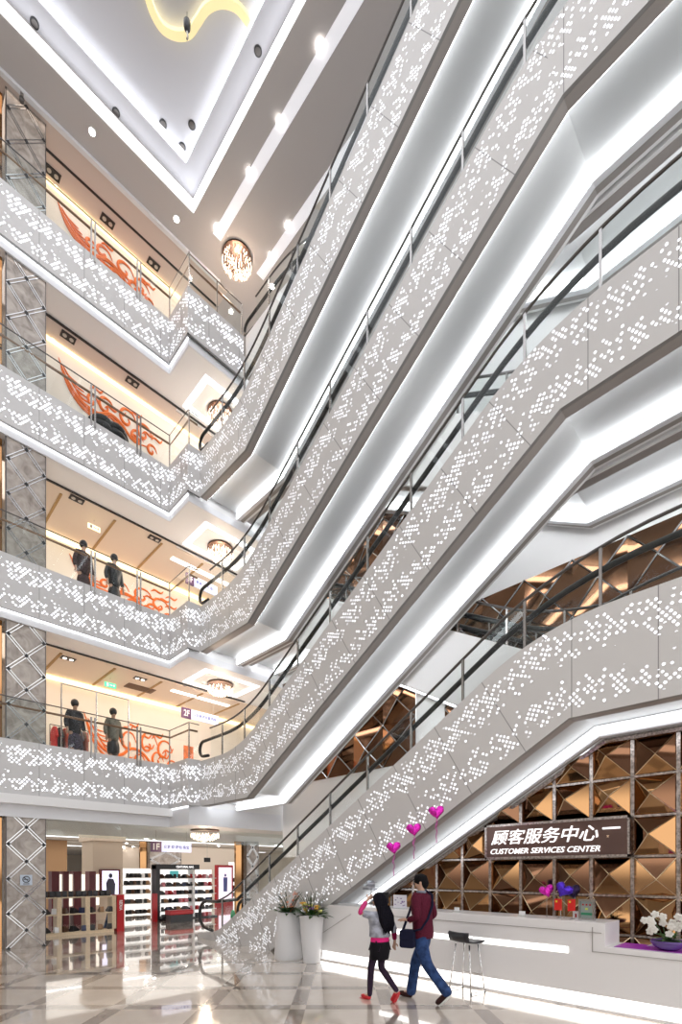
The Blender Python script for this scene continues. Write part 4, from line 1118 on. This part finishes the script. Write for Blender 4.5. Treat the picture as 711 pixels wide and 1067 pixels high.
for k in (1, 2):
    for i in range(5):
        struct('trim_7', MB().box((3.9+1.35*i,14.1,zs(k)-.05),(3.96+1.35*i,15.85,zs(k)-.031)), mat('ochre_ceiling_joint_%d%d' % (k, i), (.42,.26,.10), .6))
# security camera
p_ = at(25, 88, Z=ZC-.1)
t = thing('security_camera', 'small grey dome camera on the ceiling edge above the marble column', 'camera', (p_.x, 12.99, ZC-.081))
obj('bracket', MB().cbox((0,0,-.05),(.06,.06,.10)), M['steel'], t); obj('dome', MB().ball((0,0,-.14),(.06,.06,.07)), M['darksteel'], t, smooth=True)

# ---------------------------------------------------------------- murals of orange flame scrolls
def mural(k, y, x0, x1, z0, z1, seed, label):
    random.seed(seed)
    t = thing('phoenix_mural', label, 'mural', ((x0+x1)/2, y, z0), world=True)
    g = MB(); w = x1-x0; h = z1-z0
    def stroke(pts, r):
        n = len(pts); g2 = []
        sm = []
        for i in range(n-1):
            for q in range(6):
                u = q/6; p0, p1, p2, p3 = [Vector(pts[max(0, min(n-1, i+o))]) for o in (-1,0,1,2)]
                sm.append(.5*((2*p1)+(p2-p0)*u+(2*p0-5*p1+4*p2-p3)*u*u+(3*p1-p0-3*p2+p3)*u**3))
        sm.append(Vector(pts[-1])); m_ = len(sm)
        g.tube([(x0+p.x*w, y, z0+p.y*h) for p in sm], [max(.004, r*math.sin(PI*(i+.4)/(m_))**.6) for i in range(m_)], 6, flat=1)
    stroke([(.02,.95),(.10,.60),(.22,.35),(.38,.30),(.50,.45),(.62,.40),(.75,.20),(.9,.25)], .05)
    stroke([(.04,.80),(.12,.45),(.25,.22),(.40,.20),(.52,.30)], .04)
    for i in range(6):
        a = .06+.035*i; stroke([(a,.85-.1*i),(a+.06,.7-.09*i),(a+.16,.66-.08*i)], .025)
    for cx_, cy_, s_ in ((.46,.55,.12),(.68,.58,.14),(.86,.50,.13),(.58,.22,.09),(.78,.30,.10),(.95,.22,.08),(.33,.50,.08)):
        stroke([(cx_+s_*(1-q/9)*math.cos(q*.9)*.8, cy_+s_*2*(1-q/9)*math.sin(q*.9)) for q in range(9)], .04)
    for i in range(9):
        a, b = .3+.65*random.random(), .15+.7*random.random()
        stroke([(a,b),(a+.04,b+.08),(a+.10,b+.05),(a+.13,b+.14)], .03)
    obj('scrollwork', g, M['orange'], t)
mural(0, 15.985, 5.0, 8.0, 4.95, 6.7, 1, 'orange phoenix scroll mural on the second floor back wall')
mural(1, 15.985, 4.6, 7.9, 10.15, 11.25, 2, 'orange phoenix scroll mural on the third floor back wall')
mural(2, 14.435, 3.9, 6.6, 14.1, 15.4, 3, 'orange phoenix scroll mural on the fourth floor back wall')
mural(3, 14.185, 3.8, 6.4, 18.25, 19.2, 4, 'orange phoenix scroll mural on the top gallery back wall')
random.seed(21)

# ---------------------------------------------------------------- gallery figures
def mannequin(label, px, y, k, coat, skirt, top_px, name='mannequin', plinth=.12):
    p_ = at(px, 700, Y=y); t = thing(name, label, 'mannequin' if name == 'mannequin' else 'person', (p_.x, y, fl(k)), rz=PI+.3)
    z = plinth
    if plinth: obj('plinth', MB().lathe([(.22,0),(.22,plinth)], n=20), M['white'], t)
    V, E, R = [], [], []
    pel = chain([(0,0,.95+z)], [(.12,.09)], V, E, R)
    ch_ = chain([(0,0,1.10+z),(0,0,1.32+z),(0,0,1.47+z)], [(.10,.08),(.13,.09),(.05,.05)], V, E, R, pel)
    chain([(0,.01,1.53+z),(0,.02,1.63+z),(0,.02,1.70+z)], [.045,(.07,.08),(.05,.06)], V, E, R, ch_)
    for s_ in (-1, 1):
        a = chain([(s_*.16,0,1.40+z),(s_*.23,-.02,1.15+z),(s_*.24,.05,.93+z)], [.05,.036,.025], V, E, R, ch_-1)
        hand(V, E, R, a, (s_*.24,.05,.93+z), (0,.1,-1), (-s_,0,0), .9)
        chain([(s_*.08,0,.90+z),(s_*.08,.01,.5+z),(s_*.08,0,.08+z),(s_*.08,.10,.035+z)], [.08,.05,.033,.03], V, E, R, pel)
    skin('body', V, E, R, skinm if name == 'person' else mat('mannequin_skin', (.35,.22,.15), .5), t, sub=1)
    V, E, R = [], [], []
    k0 = chain([(0,0,.80+z),(0,0,1.08+z),(0,0,1.32+z),(0,0,1.46+z)], [(.20,.16),(.15,.12),(.175,.13),(.09,.08)], V, E, R)
    for s_ in (-1, 1): chain([(s_*.17,0,1.40+z),(s_*.235,-.02,1.15+z),(s_*.24,.04,.97+z)], [.075,.06,.05], V, E, R, k0-1)
    skin('coat', V, E, R, coat, t, sub=1)
    V, E, R = [], [], []
    chain([(0,0,.92+z),(0,0,.70+z),(0,0,.42+z)], [(.16,.13),(.19,.15),(.20,.16)], V, E, R); skin('skirt', V, E, R, skirt, t, sub=1)
    obj('hair', MB().ball((0,.0,1.66+z),(.095,.10,.11),14,10), M['black'], t, smooth=True)
    return t
dk = mat('dark_coat', (.03,.03,.035), .7, spec=.12, noise=.4); gr = mat('grey_green_coat', (.16,.15,.12), .8, noise=.3); pt = mat('patterned_skirt', (.05,.04,.07), .8, noise=.8, nscale=25)
br = mat('brown_dress', (.06,.03,.03), .7, noise=.6)
mannequin('left shop mannequin in dark coat and patterned skirt behind the second floor rail', 78, 13.9, 0, dk, pt, 727)
mannequin('right shop mannequin in grey green jacket and black skirt behind the second floor rail', 118, 13.9, 0, gr, M['black'], 736)
mannequin('person in dark brown dress standing behind the third floor rail, nearer the column', 87, 13.55, 1, br, br, 567, 'person', 0)
mannequin('person dressed all in black behind the third floor rail', 119, 13.55, 1, M['black'], M['black'], 581, 'person', 0)
# coats on a rack, second floor
xa, xb = at(52, 760, Y=14.6).x, at(92, 760, Y=14.6).x
t = thing('clothes_rack', 'chrome clothes rack beside the column on the second floor', 'clothes rack', ((xa+xb)/2, 14.6, fl(0)), world=True)
obj('bar', MB().tube([(xa,14.6,fl(0)+1.3),(xb,14.6,fl(0)+1.3)], .014), M['steel'], t)
for x in (xa, xb): obj('upright', MB().tube([(x,14.6,fl(0)),(x,14.6,fl(0)+1.3)], .014), M['steel'], t)
cols = [(.6,.03,.03),(.08,.08,.08),(.55,.1,.06),(.2,.16,.13),(.5,.02,.05),(.1,.1,.12),(.45,.15,.1)]
base_c = None
for i, c_ in enumerate(cols):
    x = xa+.1+(xb-xa-.2)*i/(len(cols)-1)
    g = MB().extr([(-.24,.0),(.24,.0),(.20,.62),(.30,.50),(.33,.54),(.18,.80),(.05,.84),(-.05,.84),(-.18,.80),(-.33,.54),(-.30,.50),(-.20,.62)], 'x', -.03, .03)
    o = obj('hanging_coat', g, mat('coat_cloth_%d' % i, c_, .8), bevel=.02); o.location = (x, 14.6, fl(0)+.42)
    tag(o, '%s coat, %s from the column on the second floor rack' % (('bright red','black','rust','brown','crimson','charcoal','terracotta')[i], ('first','second','third','fourth','fifth','sixth','last')[i]), 'coat', 'coats on the second floor rack')
# display frame around mannequins
xa, xb = at(64, 725, Y=14.3).x, at(134, 740, Y=14.3).x
t = thing('garment_stand', 'thin chrome display frame standing around the two second floor mannequins', 'display frame', ((xa+xb)/2, 14.3, fl(0)), world=True)
for x in (xa, (xa+xb)/2, xb): obj('upright', MB().tube([(x,14.3,fl(0)),(x,14.3,fl(0)+2.35)], .02), M['steel'], t)
obj('top_bar', MB().tube([(xa,14.3,fl(0)+2.35),(xb,14.3,fl(0)+2.35)], .02), M['steel'], t)
# banner by the 2F sign
p_ = at(196.5, 760, Y=15.0)
t = thing('orange_banner', 'narrow orange banner standing below the 2F sign', 'banner', (p_.x, 15.0, fl(0)))
obj('panel', MB().box((-.17,-.01,.45),(.17,.01,1.55)), mat('orange_print', (.75,.18,.05), .5, noise=.4, nscale=5), t); obj('pole', MB().tube([(0,.012,0),(0,.012,1.6)], .012), M['steel'], t)
# tub chairs on the fourth floor
for px, w in ((104, 'left'), (117, 'right')):
    p_ = at(px, 440, Y=13.75)
    t = thing('tub_chair', '%s rounded black leather tub chair behind the fourth floor rail' % w, 'chair', (p_.x, 13.75, fl(2)))
    lm = M['black']
    obj('seat', MB().lathe([(.26,.1),(.30,.14),(.30,.42),(.26,.46)], n=20), lm, t, smooth=True)
    g = MB()
    pts_i = [(.33*math.cos(q), .33*math.sin(q)) for q in [PI*(1.0+i/14) for i in range(15)]]
    g.tube([(x, y, .72+.25*math.sin(PI*i/14)) for i, (x, y) in enumerate(pts_i)], .09, 8); g.tube([(x, y, .45+.2*math.sin(PI*i/14)) for i, (x, y) in enumerate(pts_i)], .09, 8)
    g.tube([(x, y, .6+.22*math.sin(PI*i/14)) for i, (x, y) in enumerate(pts_i)], .09, 8)
    obj('backrest', g, lm, t, smooth=True)
    obj('base', MB().lathe([(.2,0),(.2,.02),(.03,.04),(.03,.11)], n=16), M['steel'], t)

# ---------------------------------------------------------------- ribbon lamp under the coffer
def spline(pts, n=8):
    out = []; m_ = len(pts)
    for i in range(m_-1):
        for q in range(n):
            u = q/n; p0, p1, p2, p3 = [Vector(pts[max(0, min(m_-1, i+o))]) for o in (-1,0,1,2)]
            out.append(.5*((2*p1)+(p2-p0)*u+(2*p0-5*p1+4*p2-p3)*u*u+(3*p1-p0-3*p2+p3)*u**3))
    out.append(Vector(pts[-1])); return out
rp = [at(px, py, Z=ZC+.55) for px, py in ((146,-30),(153,-6),(160,15),(170,31),(184,38),(197,36),(206,24),(216,10),(230,4),(245,8),(256,20),(262,32))]
t = thing('ribbon_lamp', 'wavy pale gold ribbon lamp hanging inside the ceiling coffer', 'lamp', tuple(rp[4]), world=True)
g = MB(); sp = spline([tuple(p) for p in rp]); b0 = len(g.v)
for i, p in enumerate(sp):
    d = (sp[min(i+1,len(sp)-1)]-sp[max(i-1,0)]); d.z = 0; d.normalize(); n = Vector((-d.y,d.x,0))*.07
    g.v += [tuple(p-n), tuple(p+n), tuple(p+n+Vector((0,0,.09))), tuple(p-n+Vector((0,0,.09)))]
for i in range(len(sp)-1):
    for q in range(4):
        q2 = (q+1) % 4; g.f.append((i*4+q,i*4+q2,(i+1)*4+q2,(i+1)*4+q))
obj('ribbon', g, mat('gold_acrylic', (.75,.62,.30), .35, em=.45, emc=(1,.88,.5)), t)
for i in (10, 40, 70): obj('hanger', MB().tube([tuple(sp[i]+Vector((0,0,.09))), (sp[i].x, sp[i].y, ZC+.72)], .008, 5), M['steel'], t)
p_ = at(195, 27, Z=ZC+.42)
t = thing('hanging_speaker', 'small black device hanging below the gold ribbon lamp', 'speaker', tuple(p_))
obj('housing', MB().lathe([(.03,-.12),(.07,-.05),(.075,.08),(.03,.12)], n=12), M['black'], t, smooth=True)
obj('cable', MB().tube([(0,0,.12),(0,0,.30)], .006, 5), M['black'], t); obj('clamp', MB().tube([(0,0,-.12),(.03,.02,-.2),(0,0,-.28)], .02, 6), M['steel'], t)

# ---------------------------------------------------------------- ground floor store
struct('ceiling', MB().box((-9,12.9,3.29),(24,50,3.5)), M['white'])
struct('wall_back', MB().box((-9,48,0),(24,48.2,3.3)), M['mural'])
struct('wall_right', MB().box((23.8,11,0),(24,48,3.3)), M['mural'])
def floor_box(px0, px1, y, d, h, z0=0):
    a, b = at(px0, 900, Y=y).x, at(px1, 900, Y=y).x; return (a, y, z0), (b, y+d, h)
# long ceiling light lines in the store
for i in range(9):
    yy = 15.5+i*2.6
    struct('trim_8', MB().box((2,yy,3.27),(23,yy+.18,3.289)), M['ledlow'] if i % 3 == 0 else M['soffit'])
for i in range(34):
    x, y = 4+random.random()*14, 15+random.random()*20
    o = tag(obj('store_downlight', MB().lathe([(.07,3.262),(.07,3.268)], (0,0,0), 10), M['lamp']), 'small round downlight in the ground floor store ceiling', 'ceiling light', 'store ceiling downlights'); o.location = (x, y, 0)
# glass transom under the beam
tag(obj('glass_transom', MB().box((3.35,13.3,2.62),(11.6,13.32,3.289)), M['glass']), 'clear glass transom across the store front under the beam', 'glass')
# clad pillar with backlit portrait
a, b = floor_box(97, 128, 19, 1.2, 3.28)
pl = thing('store_pillar', 'beige store pillar carrying the backlit portrait of a model', 'pillar', ((a[0]+b[0])/2, 19, 0), world=True)
obj('shaft', MB().box((a[0],19,0),(b[0],20.2,2.9)), mat('beige_cladding', (.68,.56,.44), .6), pl)
obj('cornice', MB().box((a[0]-.08,18.92,2.9),(b[0]+.08,20.28,3.28)), M['cream'], pl)
p0, p1 = at(104, 934, Y=18.9), at(125, 907, Y=18.9)
t = thing('portrait_lightbox', 'backlit fashion portrait in a maroon frame on the store pillar', 'poster', ((p0.x+p1.x)/2, 18.9, .9), world=True)
obj('frame', MB().box((p0.x,18.86,.85),(p1.x,18.98,1.86)), M['maroon'], t)
obj('lit_panel', MB().box((p0.x+.07,18.85,.9),(p1.x-.07,18.862,1.80)), mat('portrait_backlight', (.7,.68,.85), em=1.1), t)
mxx = (p0.x+p1.x)/2
obj('figure', MB().ball((mxx,18.84,1.62),(.07,.01,.09),10,8).extr([(mxx-.13,.92),(mxx+.15,.92),(mxx+.17,1.30),(mxx+.10,1.50),(mxx-.08,1.52),(mxx-.16,1.35)], 'y', 18.835, 18.849), mat('portrait_ink', (.06,.06,.10), .6), t)
# maroon wall units behind
for px0, px1, w in ((54,62,'leftmost'),(66,72,'second'),(77,85,'third'),(93,100,'fourth')):
    a, b = floor_box(px0, px1, 18.0, .4, 1.78)
    t = thing('display_cabinet', '%s of the maroon display cabinets behind the low shoe shelves' % w, 'cabinet', (a[0], 18.0, 0), world=True)
    obj('carcass', MB().box(a, b), M['maroon'], t)
    obj('lit_niche', MB().box((b[0]+.01,18.15,.6),(b[0]+.16,18.3,1.68)), mat('lit_niche_'+w, (1,.93,.8), em=.8), t)
# shoes
def shoe_mesh(sd):
    g = MB()
    g.extr([(-.14,0),(.14,0),(.15,.035),(.10,.065),(.03,.10),(-.03,.15),(-.12,.16),(-.145,.05)], 'y', -.052, .052)
    return mesh_from(g, 'shoe')
shoe_mats = [M['black'], mat('brown_leather', (.09,.04,.02), .4), mat('tan_leather', (.35,.20,.10), .4), M['red'], mat('pink_shoe', (.7,.25,.3), .5), M['white'], mat('navy_shoe', (.03,.04,.10), .4)]
protos = []
for m_ in shoe_mats:
    me = shoe_mesh(0); me.materials.append(m_); protos.append(me)
nshoe = [0]
def put_shoe(x, y, z, mi, label, group, s=1.0, rz=0):
    o = bpy.data.objects.new('display_shoe', protos[mi]); C.objects.link(o); o.location = (x, y, z); o.scale = (s, s, s); o.rotation_euler = (0,0,rz)
    tag(o, label, 'shoe', group); nshoe[0] += 1
# low open shelving unit with red end panel
Ysh = 14.95
xL, xR = at(30, 950, Y=Ysh).x, at(119, 950, Y=Ysh).x
t = thing('open_shelf_unit', 'low pale wood open shelving unit facing the atrium, shoes on its top', 'shelf unit', ((xL+xR)/2, Ysh, 0), world=True)
Hs = 1.06
obj('base', MB().box((xL,Ysh,0),(xR,Ysh+.35,.09)), M['wood'], t)
for z in (.56, Hs-.03): obj('shelf', MB().box((xL,Ysh,z),(xR,Ysh+.35,z+.035)), M['wood'], t)
ups = [xL+(xR-xL)*i/3 for i in range(4)]
for i, x in enumerate(ups): obj('upright', MB().box((x-.06,Ysh-.004,.09),(x+.06,Ysh+.35,Hs)), M['wood'], t)
xr2 = at(129, 950, Y=Ysh).x
t = thing('red_end_panel', 'dark red end panel with vertical white lettering closing the shelf unit', 'panel', ((xR+xr2)/2, Ysh, 0), world=True)
obj('board', MB().box((xR+.07,Ysh-.05,0),(xr2,Ysh+.4,Hs+.02)), M['red'], t)
g = MB()
lt = text('REDUA', M['white'], t, 'lettering', 0, .30, 0, .09, 0, axis='y', ext=.003, bold=.02)
sh = Vector(t['_w'])
for v in lt.data.vertices:
    w = v.co+sh; v.co = Vector(((xR+.07+xr2)/2-.045+w.z, Ysh-.056+w.y, .92-w.x))-sh
for i in range(26):
    x = xL+.1+(xR-xL-.2)*i/25; 
    put_shoe(x, Ysh+.12+.08*(i % 2), Hs+.006, (0,1,0,2,0,1,0,0)[i % 8], 'dark shoe in the row on top of the pale wood shelf unit', 'shoes on top of the shelf unit', 1.0, 1.2+.4*random.random())
for z in (.092, .597):
    for i in range(9):
        x = xL+.2+(xR-xL-.3)*i/8
        put_shoe(x, Ysh+.12, z, (0,0,5,1,0,6,0,2,0)[i], 'shoe on the %s board of the pale wood shelf unit' % ('lower' if z < .3 else 'middle'), 'shoes in the open shelf unit', 1.0, .6+random.random())
# leaning skateboard-like mirror board in shelf: slanted blue panel
p_ = at(113, 960, Y=15.2)
tag(obj('leaning_board', MB().box((-.07,-.02,0),(.07,.02,.95), Matrix.Rotation(.25,4,'Y')), mat('blue_print_board', (.10,.16,.28), .4, noise=.8, nscale=6)), 'blue printed board leaning behind the right bay of the shelf unit', 'board').location = (p_.x, 15.42, .03)
# big lit shoe wall unit with black header
Yw = 17.2
xa, xb, xc = at(163, 930, Y=Yw).x, at(204, 930, Y=Yw).x, at(226, 930, Y=Yw).x
t = thing('shoe_wall_unit', 'tall lit white shoe shelving with a black header sign in the store', 'shelf unit', ((xa+xb)/2, Yw, 0), world=True)
whm = mat('lit_shelf_back', (.95,.93,.9), em=.75)
obj('back', MB().box((xa,Yw+.4,.05),(xc,Yw+.45,1.85)), whm, t)
obj('frame', MB().box((xa,Yw,0),(xa+.14,Yw+.4,2.0)).box((xa,Yw-.05,0),(xc,Yw+.4,.05)), M['black'], t)
obj('header', MB().box((xa,Yw-.02,1.86),(xb+.15,Yw+.4,2.04)), M['black'], t)
text('CENTURIAL BAG', M['letter'], t, 'header_letters', xa+.75, .7, 1.91, .08, Yw-.022, axis='y', ext=.004, bold=.01)
shelves = [.30, .60, .90, 1.20, 1.50]
for z in shelves: obj('shelf', MB().box((xa+.14,Yw+.03,z),(xc,Yw+.4,z+.025)), M['white'], t)
obj('divider', MB().box((xb-.12,Yw+.02,.05),(xb-.02,Yw+.4,1.86)), M['white'], t)
obj('lit_picture', MB().box((xa+.7,Yw+.38,1.55),(xa+1.05,Yw+.399,1.80)), mat('teal_picture', (.1,.45,.45), em=.5), t)
for z in [.052]+[s_+.027 for s_ in shelves]:
    for i in range(13):
        x = xa+.3+(xc-xa-.5)*i/12
        mi = (0,0,1,0,6,0,0,2,0,0,4,3,4)[(i+int(z*10)) % 13] if z < 1.4 else (1,0,0,0,1,0,2,3,4,3,4,5,4)[i]
        put_shoe(x, Yw+.16, z, mi, 'shoe displayed on the lit white shelves under the black header sign', 'shoes on the lit shelf wall', .95, random.random()*2)
# red bench in front
p_ = at(187, 950, Y=16.3)
t = thing('red_bench', 'low red and black upholstered bench before the lit shoe shelves', 'bench', (p_.x, 16.3, 0))
obj('seat', MB().box((-.45,-.2,.26),(.45,.2,.42)), M['red'], t, bevel=.03); obj('base', MB().box((-.42,-.18,0),(.42,.18,.26)), M['black'], t)
# red post in front of the unit
tag(obj('red_post', MB().box((-.09,-.05,0),(.09,.05,1.0)), M['red'], bevel=.005), 'narrow red post at the left end of the lit shoe wall', 'post').location = (at(161,950,Y=16.9).x, 16.9, 0)
# shelves further left-centre (white with boots)
xa2, xb2 = at(129, 930, Y=20).x, at(161, 930, Y=20).x
t = thing('boot_shelf_unit', 'white shelving with boots and bags between the pillar and the lit shoe wall', 'shelf unit', ((xa2+xb2)/2, 20, 0), world=True)
obj('back', MB().box((xa2,20.4,0),(xb2,20.45,1.9)), whm, t)
for z in (.45, .85, 1.2, 1.5): obj('shelf', MB().box((xa2,20,z),(xb2,20.4,z+.03)), M['white'], t)
for z in (.05, .482, .882, 1.232, 1.532):
    for i in range(8):
        put_shoe(xa2+.2+(xb2-xa2-.4)*i/7, 20.15, z, (0,0,1,0,0,5,0,2)[i], 'shoe on the white shelving between the pillar and the lit shoe wall', 'shoes on the boot shelves', 1.1, random.random()*2)
# red portal display right of the shoe wall, far shops
for px0, px1, w in ((226,243,'pale figure poster'), (256,262,'plain narrow side')):
    p0, p1 = at(px0, 930, Y=21), at(px1, 930, Y=21)
    t = thing('red_display_portal', 'red framed store display, %s, behind the escalator foot' % w, 'display', ((p0.x+p1.x)/2, 21, 0), world=True)
    obj('frame', MB().box((p0.x,21,0),(p1.x,21.2,2.1)), M['red'], t)
    if px0 == 226: obj('lit_poster', MB().box((p0.x+.1,20.98,.35),(p1.x-.1,20.999,1.98)), mat('poster_light', (.85,.7,.8), em=.9), t)
    if px0 == 226: obj('poster_figure', MB().ball(((p0.x+p1.x)/2,20.97,1.6),(.06,.01,.08),8,6).extr([((p0.x+p1.x)/2-.1,.8),((p0.x+p1.x)/2+.1,.8),((p0.x+p1.x)/2+.12,1.5),((p0.x+p1.x)/2-.12,1.5)],'y',20.965,20.979), mat('poster_ink', (.12,.15,.4), .5), t)
p0, p1 = at(243, 930, Y=23), at(262, 930, Y=23)
t = thing('bag_shelf_unit', 'lit white shelf with dark bags behind the escalator foot', 'shelf unit', ((p0.x+p1.x)/2, 23, 0), world=True)
obj('back', MB().box((p0.x,23.4,0),(p1.x,23.45,2.3)), whm, t)
for z in (.4,.8,1.2): obj('shelf', MB().box((p0.x,23,z),(p1.x,23.4,z+.03)), M['white'], t)
for z in (.432,.832,1.232):
    for i in range(4):
        o = obj('display_bag', MB().box((-.12,-.06,0),(.12,.06,.2)), (M['black'], M['maroon'], shoe_mats[6], M['black'])[i], bevel=.02); o.location = (p0.x+.2+(p1.x-p0.x-.4)*i/3, 23.2, z)
        tag(o, 'dark handbag on the lit white shelf behind the escalator foot', 'bag', 'bags on the far shelf')
# interior walls of far shops
for px0, px1, y, h, m_, in ((48,70,26,3.28,'tan'),(112,180,30,3.28,'cream'),(180,262,27,3.28,'cream')):
    a, b = floor_box(px0, px1, y, .2, h); struct('wall_back', MB().box(a, b), mat('store_wall_%d' % px0, (.45,.27,.14) if m_ == 'tan' else (.76,.67,.58), .6))
for px, py, y, w in ((216,896,20,'above the shoe wall'), (250,898,20,'by the second column')):
    p_ = at(px, py, Y=y)
    t = thing('hanging_screen', 'small black hanging screen %s in the store' % w, 'screen', tuple(p_))
    obj('panel', MB().cbox((0,0,0),(.30,.05,.2)), M['black'], t); obj('hanger', MB().tube([(0,0,.1),(0,0,3.28-p_.z)], .008, 5), M['steel'], t)
# green emblem disc at escalator foot
p_ = at(239.5, 961, X=7.9)
t = thing('round_green_sign', 'round green floor sign beside the foot of the lowest escalator', 'sign', (8.2, p_.y+.3, 0))
obj('disc', MB().ball((0,0,.42),(.02,.13,.2),16,10), mat('green_disc', (.0,.35,.12), .4), t, smooth=True); obj('stand', MB().tube([(0,0,0),(0,0,.3)], .012), M['steel'], t)
# customers far in the store
for px, y, w in ((67, 17.5, 'pale top'), (88, 18.2, 'grey top')):
    pass

# ---------------------------------------------------------------- lights
def area(name, loc, size, e, col=(1,1,1), rot=(0,0,0), sy=None):
    L_ = bpy.data.lights.new(name, 'AREA'); L_.energy = e; L_.color = col; L_.size = size
    if sy: L_.shape = 'RECTANGLE'; L_.size_y = sy
    o = bpy.data.objects.new(name, L_); C.objects.link(o); o.location = loc; o.rotation_euler = rot; return o
area('coffer_fill', (0,5,ZC+.7), 11, 420, (.93,.95,1), sy=12)  # added fill for the atrium; the coffer is closed, no daylight enters
warm = (1,.80,.62)
area('shop_lamps', (5.5,14.6,zs(1)-.08), 7, 75, warm, sy=1.6)
area('shop_lamps', (5.5,14.6,zs(2)-.08), 7, 65, (1,.84,.70), sy=1.4)
area('gallery_lamps', (5.0,13.7,zs(3)-.08), 6, 25, (1,.88,.8), sy=1.2)
area('gallery_lamps', (5.0,13.6,ZC-.12), 6, 25, (1,.82,.68), sy=1.2)
for i in range(4): area('store_lamps', (5+4*i,19+3*i,3.22), 7, 95, (1,.96,.9), sy=7)
area('store_lamps', (8,32,3.22), 14, 130, (1,.94,.86), sy=8)
area('landing_lamps', (8.3,14.5,zs(1)-.08), 2, 14, (1,.9,.8)); area('landing_lamps', (8.3,14.5,zs(2)-.08), 2, 14, (1,.9,.8)); area('landing_lamps', (8.3,14,zs(3)-.08), 2, 12, (1,.9,.85))

W = bpy.data.worlds.new('World'); S.world = W; W.use_nodes = True
wn_, wl_ = W.node_tree.nodes, W.node_tree.links   # ambient glow with invented bands for reflections, standing in for the unbuilt mall
g_ = wn_.new('ShaderNodeTexCoord'); sx_ = wn_.new('ShaderNodeSeparateXYZ'); wl_.new(g_.outputs['Generated'], sx_.inputs[0])
wv_ = wn_.new('ShaderNodeMath'); wv_.operation = 'MULTIPLY'; wv_.inputs[1].default_value = 22; wl_.new(sx_.outputs[2], wv_.inputs[0])
sn_ = wn_.new('ShaderNodeMath'); sn_.operation = 'SINE'; wl_.new(wv_.outputs[0], sn_.inputs[0])
rp_ = wn_.new('ShaderNodeValToRGB'); rp_.color_ramp.elements[0].position = .35; rp_.color_ramp.elements[0].color = (.22,.21,.22,1)
rp_.color_ramp.elements[1].position = .65; rp_.color_ramp.elements[1].color = (1,1,1,1)
mr_ = wn_.new('ShaderNodeMapRange'); mr_.inputs[1].default_value = -1; mr_.inputs[2].default_value = 1; wl_.new(sn_.outputs[0], mr_.inputs[0])
wl_.new(mr_.outputs[0], rp_.inputs[0]); wl_.new(rp_.outputs[0], wn_['Background'].inputs[0]); wn_['Background'].inputs[1].default_value = 1.75

# ---------------------------------------------------------------- camera
cam = bpy.data.cameras.new('camera'); co = bpy.data.objects.new('camera', cam); C.objects.link(co)
co.location = (0,0,CH); co.rotation_euler = (PI/2,0,-TH)
cam.sensor_fit = 'VERTICAL'; cam.sensor_height = 36; cam.lens = FP/1067*36; cam.shift_y = (HY-533.5)/1067; cam.clip_start = .05
S.camera = co
S.view_settings.view_transform = 'Standard'; S.view_settings.look = 'None'; S.view_settings.exposure = .38; S.view_settings.gamma = 1
S.view_settings.use_curve_mapping = False
S.cycles.use_denoising = True
S.cycles.max_bounces = 8; S.cycles.diffuse_bounces = 4; S.cycles.glossy_bounces = 4; S.cycles.transparent_max_bounces = 24
S.cycles.sample_clamp_indirect = 6
for o in list(bpy.data.objects):
    if '_w' in o: del o['_w']
